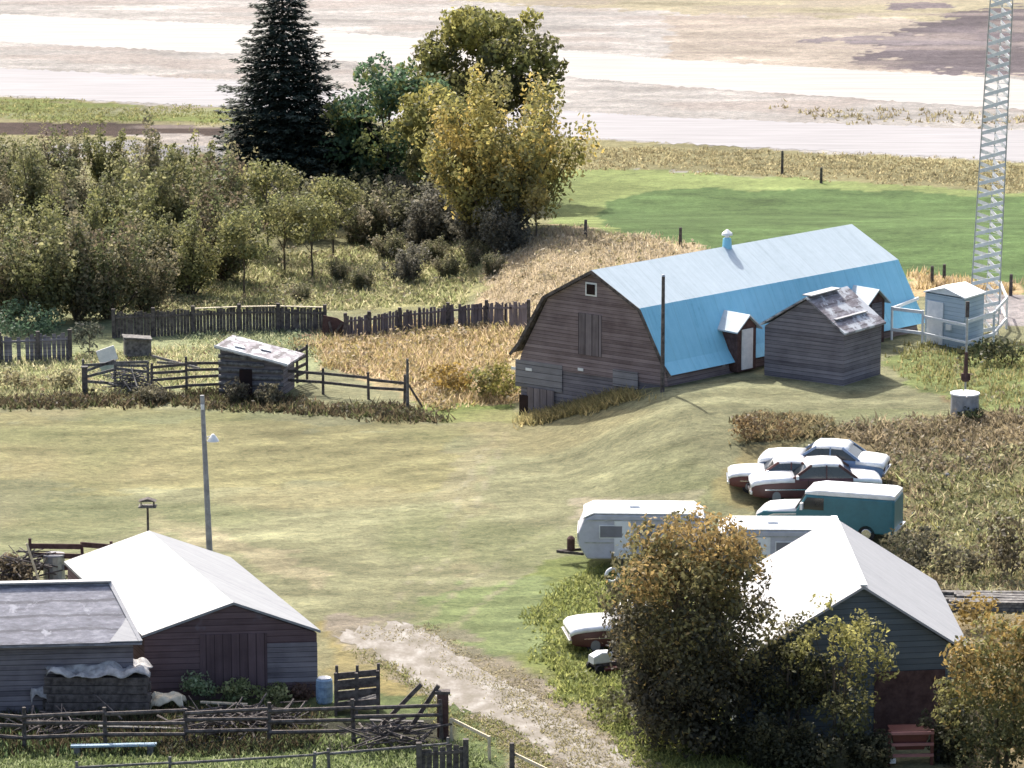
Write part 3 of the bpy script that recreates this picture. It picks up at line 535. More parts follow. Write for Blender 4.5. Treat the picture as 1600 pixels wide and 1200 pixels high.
# grove of scrubby trees on the left: four built, the rest copied
ag = 'scrubby trees of the left thicket'
ol = [[(.22, .22, .10), (.15, .16, .075), (.30, .29, .15), (.11, .11, .06)], [(.17, .19, .09), (.25, .23, .13), (.12, .13, .065), (.2, .16, .11)],
      [(.29, .28, .12), (.2, .21, .09), (.13, .135, .065)], [(.2, .18, .11), (.14, .15, .08), (.26, .23, .15)]]
proto = []
for k in range(4):
    proto.append(spray_tree('scrub_tree', 'x', 'tree', (0, 0, 0), 5.7, 2.3, 26, .52, ol[k], 150, .10, .07, 20+k, ag))
spots = [(20, 300), (90, 305), (165, 300), (235, 318), (300, 335), (5, 370), (62, 365), (125, 372), (190, 368), (250, 385), (312, 390), (365, 385),
         (-15, 440), (35, 448), (88, 440), (140, 455), (192, 448), (245, 455), (298, 462), (15, 500), (68, 505), (120, 500), (172, 498), (228, 488), (345, 440)]
where = {(20, 300): 'scrubby tree at the back left corner of the thicket under the pale verge', (300, 335): 'scrubby tree at the back of the thicket nearest the foot of the tall spruce',
         (365, 385): 'olive scrubby tree in the middle row at the right end of the thicket', (345, 440): 'slim olive scrubby tree at the right front edge of the thicket',
         (298, 462): 'scrubby tree at the right front of the thicket above the board fence', (228, 488): 'scrubby tree standing against the left end of the board fence',
         (15, 500): 'dark scrubby tree at the frame edge just above the grey plank fence'}
ORD = ['leftmost', 'second from the left', 'third from the left', 'fourth from the left', 'fifth from the left', 'sixth from the left', 'seventh from the left', 'eighth from the left']
def rowname(i):
    rows = [(0, 5, 'back row'), (5, 12, 'second row back'), (12, 19, 'third row'), (19, 25, 'front row')]
    for a_, b_, n_ in rows:
        if a_ <= i < b_: return 'olive scrubby tree, %s in the %s of the left thicket' % (ORD[i-a_], n_)
for i, s in enumerate(spots):
    p = G(*s); sclr = R.uniform(.85, 1.18)*(1.0 if s[1] > 340 else .82); k = R.randrange(4); lb = where.get(s, rowname(i))
    if i < 4: o = proto[i]; o.location = A3(p); o.rotation_euler = (0, 0, R.uniform(0, 6)); o.scale = (sclr,)*3; o['label'] = lb
    else: copy_thing(proto[k], A3(p), R.uniform(0, 6), sclr, lb)
# small open trees right of the grove
og = 'small open trees with bare lower stems'
op = tree('small_tree', 'small open tree with bare dark stem before the right end of the thicket', 'tree', A3(G(382, 462)), 5.0, 1.45, 1.6, 30, .6, ol[2], 200, .10, .07, seed=31, group=og)
for s, sc_, lb in (((488, 436), 1.0, 'small open tree with grey brown crown left of the dark bushes'), ((445, 428), .95, 'small open olive tree standing second left of the dark bushes'),
                   ((418, 400), 1.15, 'small open tree directly below the tall spruce'), ((520, 405), 1.0, 'small reddish open tree below the short wide spruce')):
    copy_thing(op, A3(G(*s)), R.uniform(0, 6), sc_, lb)
# bushes
bg = 'dark bushes below the broadleaf trees'
bcol = [[(.15, .14, .11), (.1, .1, .08), (.2, .19, .15)], [(.2, .195, .11), (.13, .135, .075), (.26, .23, .16)]]
bp = [spray_tree('bush', 'x', 'bush', (0, 0, 0), 2.8, 1.7, 22, .38, bcol[k], 220, .085, .035, 40+k, bg, .08) for k in range(2)]
bs = [((560, 378), 1, .95, 'brown green bush at the left end of the dark bush row'), ((610, 372), 1, 1.0, 'olive bush second in the dark bush row'), ((655, 385), 0, .95, 'dark grey bush in the middle of the bush row'),
      ((705, 378), 0, 1.1, 'largest dark grey bush in the row below the yellow tree'), ((752, 388), 0, 1.0, 'dark grey bush below the multi-stemmed yellow tree'), ((795, 392), 0, .85, 'dark grey bush at the right end of the row beside the sapling'),
      ((580, 330), 1, .9, 'brown bush at the foot of the short wide spruce'), ((520, 350), 1, .95, 'brown bush behind the small reddish open tree'), ((632, 440), 0, .75, 'round dark bush alone in the rough meadow'),
      ((570, 452), 1, .5, 'small olive shrub in the meadow left of the lone dark bush'), ((700, 432), 1, .5, 'small olive shrub in the meadow right of the lone dark bush'), ((770, 428), 1, .45, 'small shrub at the edge of the tan grass'),
      ((465, 370), 1, 1.15, 'brown bush in the gap below the tall spruce'), ((530, 440), 1, .45, 'tiny olive shrub near the small grey brown open tree')]
bs = [(a_, b_, c_*(1.3 if c_ > .8 else 1.1), d_) for a_, b_, c_, d_ in bs]
bs += [((585, 350), 1, 1.15, 'brown green bush behind the left end of the dark bush row'), ((640, 350), 0, 1.2, 'grey bush in the second row below the blue green tree'), ((690, 352), 1, 1.25, 'olive bush in the second row under the olive yellow tree'),
       ((740, 356), 0, 1.2, 'grey bush in the second row under the yellow crown'), ((500, 330), 1, 1.25, 'tall brown bush at the right foot of the tall spruce'), ((440, 345), 1, 1.2, 'brown bush directly in front of the tall spruce trunk'), ((400, 350), 0, 1.1, 'grey bush at the left foot of the tall spruce'),
       ((610, 405), 1, .7, 'low olive shrub in front of the dark bush row, left'), ((680, 410), 1, .6, 'low olive shrub in front of the dark bush row, centre'), ((740, 415), 1, .6, 'low olive shrub in front of the dark bush row, right'), ((470, 470), 1, .4, 'little shrub just above the board fence')]
for i, (s, k, sc_, lb) in enumerate(bs):
    if i == 0: k = 1; o = bp[1]; o.location = A3(G(*s)); o.scale = (sc_,)*3; o['label'] = lb
    elif i == 2: o = bp[0]; o.location = A3(G(*s)); o.scale = (sc_,)*3; o['label'] = lb
    else: copy_thing(bp[k], A3(G(*s)), R.uniform(0, 6), sc_, lb)
# foreground trees
tree('broadleaf_tree', 'large dark tree with rusty orange top between the camper and the white-roofed garage', 'tree', A3(G(1078, 1165)), 8.4, 2.7, .1, 170, .85,
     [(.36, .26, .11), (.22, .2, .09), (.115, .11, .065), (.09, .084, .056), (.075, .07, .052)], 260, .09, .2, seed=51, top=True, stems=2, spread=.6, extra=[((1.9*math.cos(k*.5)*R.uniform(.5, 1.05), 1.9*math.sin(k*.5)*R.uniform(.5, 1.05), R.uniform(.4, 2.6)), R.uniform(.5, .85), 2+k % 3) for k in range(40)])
tree('bush', 'rounded rust brown bush at the left foot of the large dark tree', 'bush', A3(G(1005, 1065)), 3.3, 1.0, .1, 24, .5, [(.28, .2, .08), (.15, .12, .06), (.08, .07, .04)], 140, .1, .05, seed=52, top=True)
tree('bush', 'low olive bush in the grass left of the large dark tree trunk', 'bush', A3(G(975, 1128)), 1.1, 1.2, .05, 20, .4, [(.13, .13, .06), (.09, .09, .04)], 140, .08, .03, seed=53)
tree('small_tree', 'sparse dark green tree against the left half of the teal gable', 'tree', A3(G(1235, 1165)), 4.6, 1.6, .3, 55, .5, [(.09, .09, .045), (.045, .045, .025), (.13, .13, .06)], 240, .08, .07, seed=54, stems=3, spread=.5)
tree('small_tree', 'yellow green tree in front of the middle of the teal gable', 'tree', A3(G(1308, 1182)), 5.7, 1.7, .4, 52, .48, [(.36, .34, .12), (.24, .23, .09), (.14, .14, .07)], 240, .08, .07, seed=55, top=True, stems=2, spread=.3)
tree('broadleaf_tree', 'tree with orange upper leaves at the right corner of the white-roofed garage', 'tree', A3(G(1562, 1215)), 5.6, 2.2, .2, 100, .62, [(.30, .215, .08), (.21, .2, .08), (.145, .15, .07), (.105, .115, .06)], 300, .085, .1, seed=56, top=True, stems=2, spread=.5)
for s_, h_, rr_, lb, sd in (((1128, 1178), 1.3, .9, 'dark low bush at the right foot of the large dark tree', 81), ((1195, 1196), 2.2, 1.1, 'dark bush against the left end of the teal gable', 82), ((1262, 1205), 1.6, 1.0, 'dark bush between the two slim trees at the teal gable', 83),
                     ((1360, 1200), 1.3, .8, 'low dark bush left of the red farm implement', 84), ((1490, 1190), 2.4, 1.0, 'dark leafy bush at the right corner of the teal gable', 85)):
    spray_tree('bush', lb, 'bush', A3(G(*s_)), h_, rr_, 18, .34, [(.07, .075, .045), (.05, .052, .033), (.11, .105, .055)], 300, .075, .03, sd, low=.08)
for s_, h_, rr_, lb, sd in (((372, 628), 1.2, .6, 'grey weed bush in front of the lean-to shed door', 86), ((418, 630), 1.0, .7, 'low brown weed bush at the right corner of the lean-to shed', 87), ((240, 628), .8, .8, 'brown weed bush under the end of the tangled rails', 88)):
    spray_tree('bush', lb, 'bush', A3(G(*s_)), h_, rr_, 14, .24, [(.16, .15, .1), (.11, .1, .075), (.22, .2, .13)], 300, .07, .02, sd, low=.05)
tree('bush', 'grey green bush beside the back corner of the green van', 'bush', A3(G(1432, 905)), 2.2, 1.5, .05, 26, .5, [(.09, .085, .055), (.13, .12, .08)], 120, .1, .04, seed=57, stems=3, spread=.6)
tree('bush', 'tall grey brown bush at the right frame edge above the plank pile', 'bush', A3(G(1572, 905)), 2.8, 1.2, .05, 24, .5, [(.1, .085, .055), (.14, .12, .07)], 110, .1, .04, seed=58, stems=3, spread=.6)
tree('bush', 'small grey bush above the plank pile near the dark stump', 'bush', A3(G(1500, 905)), 1.5, 1.0, .05, 18, .4, [(.1, .09, .06), (.15, .14, .09)], 110, .1, .03, seed=59)
tree('bush', 'golden brown bush at the end of the plank pile', 'bush', A3(G(1525, 985)), 1.5, .9, .05, 18, .4, [(.34, .24, .08), (.24, .18, .07)], 120, .1, .03, seed=60)
tree('bush', 'dark bush against the near side of the blue shelter fence', 'bush', A3(G(1545, 565)), 1.1, 1.5, 0, 24, .42, [(.05, .06, .03), (.08, .08, .04)], 130, .1, .03, seed=61)
tree('bush', 'brown dead-leaf bush below the barn lawn behind the parked cars', 'bush', A3(G(1195, 690)), 1.2, 1.9, 0, 30, .42, [(.2, .14, .07), (.13, .09, .05), (.26, .19, .1)], 130, .08, .03, seed=62, ry=1.0)
tree('bush', 'yellow green bush against the lower left corner of the barn', 'bush', A3(G(775, 625)), 2.0, 1.3, 0, 30, .5, [(.32, .29, .09), (.22, .22, .08), (.15, .13, .05)], 130, .1, .04, seed=63)
tree('bush', 'amber bush in the tall golden grass', 'bush', A3(G(700, 615)), 1.6, 1.2, 0, 24, .42, [(.38, .27, .08), (.28, .2, .08)], 130, .1, .04, seed=64)
for s, h_, rr_, cl_, lb, sd in (((312, 1100), 1.15, .62, [(.2, .28, .15), (.3, .36, .22)], 'pale green leafy bush at the left of the brown garage wall', 65), ((365, 1100), .95, .75, [(.2, .25, .12), (.3, .33, .16)], 'green bush below the middle of the brown garage wall', 66),
                           ((425, 1098), .7, .8, [(.24, .27, .11), (.34, .35, .17)], 'low yellow green bush below the right half of the brown garage wall', 67), ((470, 1095), .7, .35, [(.2, .13, .1), (.14, .09, .07)], 'small reddish bush at the right corner of the brown garage', 68)):
    tree('bush', lb, 'bush', A3(G(*s)), h_, rr_, 0, 18, .3, cl_, 260, .07, .02, seed=sd)
tree('bush', 'dense blue green bush behind the grey plank fence at the left', 'bush', A3(G(45, 525)), 1.8, 2.4, 0, 40, .5, [(.1, .16, .1), (.07, .11, .07)], 120, .1, .03, seed=69)
tree('bush', 'tall grey weed bush beside the pale metal sheets', 'bush', A3(G(140, 555)), 2.3, .7, 0, 18, .42, [(.1, .11, .08), (.07, .075, .06)], 120, .1, .03, seed=70)
for s, h_, rr_, lb, sd in (((30, 610), 1.0, .9, 'rounded pale weed clump at the left end of the corral', 71), ((95, 608), .9, .8, 'brownish pale weed clump beside the dark gate post', 72)):
    tree('weed_clump', lb, 'plant', A3(G(*s)), h_, rr_, 0, 18, .35, [(.33, .31, .18), (.22, .19, .11)], 160, .09, .02, seed=sd)
def lumps(name, label, specs, leaf=.09):
    Vs = []; Cs = []
    for poly, n, r0, r1, cols, den in specs:
        cl = [((p[0], p[1], p[2]+.12*r1), R.uniform(r0, r1)*(.6+.8*float(vnoise(p[0], p[1], 3, 50))), R.randrange(len(cols))) for p in scatter(poly, n)]
        v_, c_ = leafcloud(cl, den, leaf, cols, squash=.75); Vs.append(v_); Cs.append(c_)
    o = npmesh(name, np.concatenate(Vs), 4, M['leaf'], np.concatenate(Cs)); return tag(o, label, 'weeds', kind='stuff')
wd1 = [(.27, .27, .14), (.2, .21, .1), (.34, .32, .19), (.2, .165, .11)]; wd2 = [(.26, .21, .14), (.19, .155, .1), (.33, .28, .2)]
lumps('rough_weeds', 'low lumpy mixed weeds over the rough ground at the right', [
 ([(1400, 720), (1640, 700), (1700, 960), (1500, 940), (1420, 880)], 520, .22, .6, wd1, 70), ([(1310, 668), (1500, 655), (1700, 620), (1700, 740), (1400, 730), (1370, 700)], 320, .2, .55, wd2, 70),
 ([(1150, 655), (1300, 655), (1300, 690), (1160, 690)], 90, .25, .55, [(.2, .18, .1), (.27, .22, .13), (.14, .13, .075)], 90), ([(1400, 548), (1700, 535), (1700, 620), (1540, 640), (1440, 590)], 90, .15, .4, wd1, 60)])
lumps('meadow_weeds', 'soft clumps of olive and pale weeds in the rough meadow', [
 ([(340, 395), (760, 385), (740, 440), (700, 478), (330, 480), (200, 488)], 620, .25, .6, [(.28, .27, .14), (.21, .21, .1), (.36, .34, .2), (.24, .2, .13)], 60),
 ([(740, 470), (780, 400), (860, 362), (1010, 370), (1120, 397), (1000, 440), (830, 482)], 200, .2, .5, [(.35, .3, .2), (.3, .27, .15), (.39, .34, .25)], 60)], .11)
lumps('golden_weeds', 'soft straw and amber clumps in the tall golden grass', [
 ([(480, 545), (545, 520), (700, 505), (815, 500), (800, 560), (800, 628), (660, 632), (640, 600), (560, 590)], 330, .3, .75, [(.38, .30, .16), (.44, .37, .25), (.30, .25, .12), (.35, .27, .18)], 80)], .1)
lumps('corral_clumps', 'pale leafy weed clumps in the corral yard', [
 ([(-20, 560), (130, 558), (340, 540), (340, 605), (130, 618), (-20, 622)], 150, .2, .5, [(.36, .35, .22), (.27, .28, .15), (.24, .18, .12)], 80),
 ([(250, 525), (480, 512), (560, 520), (480, 555), (350, 545)], 110, .15, .4, [(.26, .31, .19), (.33, .36, .24)], 70),
 ([(-20, 624), (330, 618), (480, 628), (640, 637), (690, 650), (600, 652), (450, 643), (330, 634), (150, 636), (-20, 638)], 260, .2, .45, [(.1, .085, .055), (.14, .13, .07), (.08, .06, .045)], 90)], .09)
lumps('rank_weeds', 'bushy bright green weeds in the long grass by the dark tree', [
 ([(840, 960), (900, 895), (980, 895), (1000, 1000), (1120, 1180), (1060, 1200), (940, 1120), (860, 1070)], 260, .15, .38, [(.21, .24, .08), (.27, .28, .11), (.16, .18, .07)], 90),
 ([(150, 1118), (520, 1122), (500, 1165), (250, 1176), (120, 1160)], 170, .2, .45, [(.07, .075, .045), (.11, .12, .07), (.06, .05, .04)], 110)], .07)
# ---------------------------------------------------------------- buildings
def gable_building(name, label, cat, pA, pB, pK, pKb, ze, wallm, roofm, rtrim=None, zb=None, inset=.14, over=.3, th=.09):
    """near gable eaves pA (left) and pB (right) at height ze, peak pixel pK, far peak pixel pKb"""
    A = P(*pA, ze); B = P(*pB, ze); K = wallhit(*pK, A, B); Kb = P(*pKb, K[2]); v = Kb-K; Ln = np.linalg.norm(v); vu = v/Ln; u = (B-A)/np.linalg.norm(B-A)
    base = A3([(A[0]+B[0])/2, (A[1]+B[1])/2, 0]); gz = float(H(base[0], base[1])) if zb is None else zb; base = (base[0], base[1], gz)
    t_ = thing(name, label, cat, base)
    a0 = A+u*inset+vu*over; b0 = B-u*inset+vu*over; k0 = K+vu*over
    dn = lambda p: np.array([p[0], p[1], gz-.3])
    f1 = [dn(a0), dn(b0), b0-[0, 0, .12], k0-[0, 0, .13], a0-[0, 0, .12]]
    link('wall', MB().prism(f1, vu*(Ln-2*over)), wallm, t_, base)
    for s, E in (('l', A), ('r', B)):
        q = [E, K, K-[0, 0, th], E-[0, 0, th]]
        link('roof', MB().prism(q, v), roofm, t_, base)
    if rtrim:
        link('ridge_cap', MB().beam(K+[0, 0, .03], Kb+[0, 0, .03], .22, .05), rtrim, t_, base)
    return t_, dict(A=A, B=B, K=K, Kb=Kb, u=u, v=vu, L=Ln, base=base, gz=gz)
def on_wall(D, px, py, wpx, hpx, out=.03, which='gable', over=.3):
    """rectangle on the near gable wall centred on a pixel; returns frame centre, u, outward"""
    A = D['A']+D['v']*over; B = D['B']+D['v']*over; c = wallhit(px, py, A, B); n = np.cross(D['u'], [0, 0, 1.]); n /= np.linalg.norm(n)
    if n[1] > 0: n = -n
    return c, D['u'], n
def panel(c, u, n, wd, ht, th, off=0):
    c = np.array(c)+n*off; q = [c-u*wd/2-[0, 0, ht/2], c+u*wd/2-[0, 0, ht/2], c+u*wd/2+[0, 0, ht/2], c-u*wd/2+[0, 0, ht/2]]
    return MB().prism(q, n*th)
# --- the gambrel barn
ze = 2.9
A = P(797, 551, ze); B = P(1048, 587, ze); BL = wallhit(849, 461, A, B); BR = wallhit(999, 483, A, B); K = wallhit(924, 422, A, B); zb_ = (BL[2]+BR[2])/2; BL[2] = BR[2] = zb_
Kb = P(1331, 350, K[2]); v = Kb-K; LB = np.linalg.norm(v); vu = v/LB; uu = (B-A)/np.linalg.norm(B-A); nR = np.array([vu[1], -vu[0], 0])
base = (float(A[0]+B[0])/2, float(A[1]+B[1])/2, 0.0)
barn = thing('gambrel_barn', 'long old gambrel barn with weathered plank gable and pale blue roof', 'barn', base)
fl = .82; FR = B*(fl)+BR*(1-fl)-uu*.12; FL = A*(fl)+BL*(1-fl)+uu*.12
ins = vu*.22
gp = [np.array([*(A+uu*.45)[:2], -.5]), np.array([*(B-uu*.45)[:2], -.5]), B-uu*.45-[0, 0, .0], BR-uu*.08-[0, 0, .1], K-[0, 0, .13], BL+uu*.08-[0, 0, .1], A+uu*.45]
def zset(p, z): return np.array([p[0], p[1], z])
up = [p+ins for p in gp[2:]]
link('gable_wall', MB().prism([zset(A+uu*.3, 2.35)+ins, zset(B-uu*.3, 2.35)+ins]+up, vu*(LB-.5)), M['barn_wood'], barn, base)
link('lower_wall', MB().prism([zset(A+uu*.38, -.5)+ins*1.2, zset(B-uu*.38, -.5)+ins*1.2, zset(B-uu*.38, 2.346)+ins*1.2, zset(A+uu*.38, 2.346)+ins*1.2], vu*(LB-.6)), M['shed_wood'], barn, base)
for nm, p, q, mt, lb in (('upper_roof', BR, K, 'silver_roof', None), ('upper_roof', BL, K, 'silver_roof', None), ('lower_roof', FR, BR, 'blue_roof', 'sky blue lower slope of the roof'), ('lower_roof', FL, BL, 'dark_wood', None), ('roof_flare', B, FR, 'blue_roof', None), ('roof_flare', A, FL, 'dark_wood', None)):
    d_ = np.array([0, 0, .07]) if 'upper' in nm else nR*.06*(1 if p[0] > K[0] else -1)
    link(nm, MB().prism([p, q, q-d_, p-d_], v), M[mt], barn, base, label=lb)
# rake trim on the near gable
tr_ = MB()
for p, q in ((A, FL), (FL, BL), (BL, K), (K, BR), (BR, FR), (FR, B)): tr_.beam(p-vu*.02-[0, 0, .08], q-vu*.02-[0, 0, .08], .05, .14)
link('rake_board', tr_, M['dark_wood'], barn, base)
nG = np.cross(uu, [0, 0, 1.]); nG /= np.linalg.norm(nG); nG = nG if nG[1] < 0 else -nG
def onb(px, py): return wallhit(px, py, A+ins, B+ins)
c = onb(924, 452); wf = link('window', panel(c, uu, nG, .62, .62, .03, 0), M['white_paint'], barn, base); link('pane', panel(c, uu, nG, .44, .46, .03, .035), M['shade_hole'], wf, base)
c = onb(922, 523); link('loft_door', panel(c, uu, nG, 1.25, 1.9, .04), M['vert_wood'], barn, base)
c = onb(842, 587); link('patched_boards', panel(c, uu, nG, 2.6, 1.25, .03), M['barn_base'], barn, base, label='paler grey boarded patch on the lower left wall')
c = onb(978, 592); link('patched_boards', panel(c, uu, nG, 1.35, .75, .03, .03), M['barn_base'], barn, base)
c = onb(846, 634); link('door', panel(c, uu, nG, 1.5, 1.6, .05, .04), M['vert_wood'], barn, base)
c = onb(820, 640); link('doorway', panel(c, uu, nG, .5, 1.4, .05, .045), M['shade_hole'], barn, base)
c = onb(965, 588); 
for cx, cy, sw in ((827, 577, .35), (908, 577, .3), (803, 575, .25)): link('pale_patch', panel(onb(cx, cy), uu, nG, sw, .13, .02, .035), M['white_paint'], barn, base)
# ridge ventilator
s = np.linalg.norm(P(1155, 388, K[2])-K); vc = K+vu*s
vt = link('ventilator', MB().tube(vc-[0, 0, .2], vc+[0, 0, .35], .24, .2, 10).tube(vc+[0, 0, .35], vc+[0, 0, .4], .2, .14, 10), M['blue_roof'], barn, base)
link('ventilator_cap', MB().tube(vc+[0, 0, .52], vc+[0, 0, .62], .26, .24, 12).tube(vc+[0, 0, .62], vc+[0, 0, .78], .24, .05, 12).tube(vc+[0, 0, .38], vc+[0, 0, .52], .1, .1, 8), M['white_paint'], vt, base)
def dormer(px, py, doorm):
    """entry dormer standing out of the lower blue slope; (px,py) its front centre at the eave"""
    c = P(px, py, ze-.1); s_ = (c-B)@vu; c0 = B+vu*s_; f = zset(c0, 2.45)+nR*.12
    hw = .62; hz = 2.05; rid = .55; back = -nR*2.3
    W_ = MB().prism([f-vu*hw, f+vu*hw, f+vu*hw+[0, 0, hz], f+[0, 0, hz+rid-.06], f-vu*hw+[0, 0, hz]], back)
    dm = link('dormer', W_, M['red_wood'], barn, base)
    for sg in (-1, 1):
        e = f+vu*sg*(hw+.22)+[0, 0, hz-.16]+nR*.2; k_ = f+[0, 0, hz+rid]+nR*.2
        link('dormer_roof', MB().prism([e, k_, k_-[0, 0, .07], e-[0, 0, .07]], back*1.05), M['silver_roof'], dm, base)
    link('dormer_door', panel(f+[0, 0, hz*.49], vu, nR, .72, hz*.9, .05, .01), doorm, dm, base)
dormer(1156, 565, M['white_paint']); dormer(1362, 524, M['shed_wood'])
# --- shed beside the barn
sh, D = gable_building('wooden_shed', 'dark weathered plank shed with patchy shingle roof in front of the blue barn', 'shed', (1188, 505), (1320, 521), (1259, 464), (1324, 447), 4.75, M['shed_wood'], M['patch_shingle'], None, zb=2.2, over=.15)
c, u_, n_ = on_wall(D, 1286, 556, 0, 0); link('door', panel(c, u_, n_, .85, 1.75, .05, .0), M['vert_wood'], sh, D['base'])
c, u_, n_ = on_wall(D, 1243, 497, 0, 0); wf = link('window', panel(c, u_, n_, .5, .5, .03), M['grey_wood'], sh, D['base']); link('pane', panel(c, u_, n_, .34, .34, .03, .02), M['metal'], wf, D['base'])
link('ridge_patch', MB().beam(D['K']+D['v']*.1+[0, 0, .05], D['K']+D['v']*(D['L']-.9)+[0, 0, .05], .5, .05), M['white_roof'], sh, D['base'])
sl_ = D['B']-D['K']; q0 = D['K']+sl_*.66+[0, 0, .03]; link('roof_patch', MB().beam(q0+D['v']*.25, q0+D['v']*(D['L']-.6)-[0, 0, .0], .22, .04), M['white_roof'], sh, D['base'])
pb = P(1318, 585, 2.55); pn = thing('leaning_board', 'bright white board leaning on the near corner of the plank shed', 'board', A3([pb[0], pb[1], H(pb[0], pb[1])]))
link('board', MB().box((0, 0, .62), (.42, .07, 1.35), .3, .05), M['white_paint'], pn); link('foot', MB().box((-.25, -.1, .12), (.5, .25, .2), .3), M['concrete'], pn)
# --- blue equipment shelter
zr = 2.35+2.5; c1 = P(1443, 455, zr); c2 = P(1508, 466, zr); c3 = P(1541, 456, zr); c4 = c1+c3-c2; ct = (c1+c2+c3+c4)/4; base = (float(ct[0]), float(ct[1]), 2.3)
hs = thing('equipment_shelter', 'small pale blue shelter with white roof at the foot of the mast', 'hut', base)
ins_ = [p*.94+ct*.06 for p in (c1, c2, c3, c4)]
link('wall', MB().prism([zset(p, 2.1) for p in ins_], [0, 0, zr-2.1-.06]), M['blue_wall'], hs, base)
apx = ct+[0, 0, .38]; rf = MB()
e1, e3 = (c1+c2)/2+[0, 0, .33], (c3+c4)/2+[0, 0, .33]
for tri in ([c1, e1, e3, c4], [e1, c2, c3, e3]): rf.prism(tri, [0, 0, -.07])
rf.prism([c1*.96+ct*.04, c2*.96+ct*.04, e1*.96+ct*.04], (c4-c1)*.02)
link('roof', rf, M['white_paint'], hs, base)
u2 = (c2-c1)/np.linalg.norm(c2-c1); n2_ = np.cross(u2, [0, 0, 1.]); n2_ = n2_ if n2_[1] < 0 else -n2_
dc = zset(ins_[0]*.72+ins_[1]*.28, 2.4+1.05); link('door', panel(dc, u2, n2_, .95, 2.0, .05, .02), M['white_paint'], hs, base)
cl = zset(ins_[0]*.08+ins_[1]*.92, 3.2); link('meter_box', panel(zset(ins_[0]*.35+ins_[1]*.65, 2.4+.95), u2, n2_, .3, .25, .12, .02), M['white_paint'], hs, base)
# white pipe fence round it
fn = thing('pipe_fence', 'white pipe fence panels around the small blue shelter', 'fence', A3(G(1440, 540)))
fb = A3(fn.location); pts = [G(*q) for q in ((1393, 531), (1441, 537), (1510, 552), (1552, 538), (1572, 514), (1562, 490))]
pmb = MB(); rmb = MB()
for i, p in enumerate(pts):
    link('post', MB().tube(p-[0, 0, .2], p+[0, 0, 1.6], .06, .06, 8), M['white_paint'], fn, fb)
    if i+1 < len(pts):
        for z_, w_ in ((1.5, .15), (.5, .14), ) if i != 1 else ((1.3, .13), (.5, .1)): link('rail', MB().beam(p+[0, 0, z_], pts[i+1]+[0, 0, z_], .08, w_), M['white_paint'], fn, fb)
p, q = pts[0], pts[0]+(np.array([1.5, 2.6, 0])); link('rail', MB().beam(p+[0, 0, 1.5], zset(q, p[2]+1.5), .08, .14), M['white_paint'], fn, fb)
# --- lattice mast
mbp = G(1537, 520); ms = thing('lattice_mast', 'tall white triangular lattice radio mast at the right edge', 'mast', A3(mbp))
ms.rotation_euler = (0, math.radians(1.6), 0)
HT = 24.0; w0, w1 = .80, .50; ang = [math.radians(q) for q in (200, 320, 80)]
def lp(k, z): r_ = w0+(w1-w0)*min(1, z/20); return np.array([r_*math.cos(ang[k]), r_*math.sin(ang[k]), z])
for k in range(3): link('leg', MB().tube(lp(k, 0), lp(k, HT), .035, .03, 6), M['metal'], ms)
nb = 40; br = [MB(), MB(), MB()]
for i in range(nb):
    z0_, z1_ = i*HT/nb, (i+1)*HT/nb
    for k in range(3):
        j = (k+1) % 3; a_, b_ = (k, j) if i % 2 == 0 else (j, k); br[k].beam(lp(k, z0_), lp(j, z0_+(z1_-z0_)*.62), .05, .17); br[k].tube(lp(k, z0_), lp(j, z0_), .014, .014, 5)
for k in range(3): link('bracing', br[k], M['white_paint'], ms)
# --- left brown garage
gl, D = gable_building('garage', 'brown plank garage with broad white sheet roof at the lower left', 'garage', (222, 993), (501, 985), (365, 941), (233, 829), 2.4, M['garage_l'], M['white_roof_low'], None, zb=0, over=.12, inset=.1)
DL = D
c, u_, n_ = on_wall(D, 365, 1030, 0, 0, over=.12); link('sliding_door', panel(c-[0, 0, .1], u_, n_, 2.3, 2.0, .04, .0), boards('garage_door_wood', (.07, .047, .052), (.15, .105, .115), (.045, .03, .034), .3, 'x'), gl, D['base'])
c, u_, n_ = on_wall(D, 455, 1035, 0, 0, over=.12); link('patched_siding', panel(c-[0, 0, .0], u_, n_, 1.8, 1.4, .02, .0), M['shed_wood'], gl, D['base'])
# --- grey shingled shed, lower left
E1 = P(222, 1003, 2.6); E0 = P(-260, 1014, 2.6); R1 = P(173, 909, 4.0); R0 = R1+(E0-E1); base = (float(E1[0]), float(E1[1]), 0)
gs = thing('shingled_shed', 'long low shed with grey worn shingle roof at the left edge', 'shed', base)
bk = R1+(R1-E1)*[1, 1, 0]; bk[2] = 2.6
link('roof', MB().prism([E1, R1, R1-[0, 0, .1], E1-[0, 0, .1]], E0-E1), M['grey_shingle'], gs, base)
link('roof', MB().prism([bk, R1, R1-[0, 0, .1], bk-[0, 0, .1]], E0-E1), M['grey_shingle'], gs, base)
e_ = (E0-E1)/np.linalg.norm(E0-E1); f_ = (R1-E1)*[1, 1, 0]; f_ = f_/np.linalg.norm(f_)
link('wall', MB().prism([zset(E1, -.2)+f_*.3+e_*.2, zset(bk, -.2)-f_*.3+e_*.2, bk-f_*.3+e_*.2-[0, 0, .1], R1+e_*.2-[0, 0, .11], E1+f_*.3+e_*.2-[0, 0, .1]], (E0-E1)*.97), M['shed_wood'], gs, base)
link('ridge_cap', MB().beam(R1+[0, 0, .04], R0+[0, 0, .04], .3, .06), M['white_roof'], gs, base)
q0 = E1*.9+R1*.1; link('rake_flashing', MB().beam(E1+e_*.05+[0, 0, .03], R1+e_*.05+[0, 0, .03], .14, .03), M['white_roof'], gs, base)
link('roof_patch', MB().prism([E1+e_*.02+[0, 0, .02], E1+e_*1.1+[0, 0, .02], E1*.72+R1*.28+e_*.35+[0, 0, .02], E1*.6+R1*.4+e_*.1+[0, 0, .02]], [0, 0, .02]), M['white_roof'], gs, base)
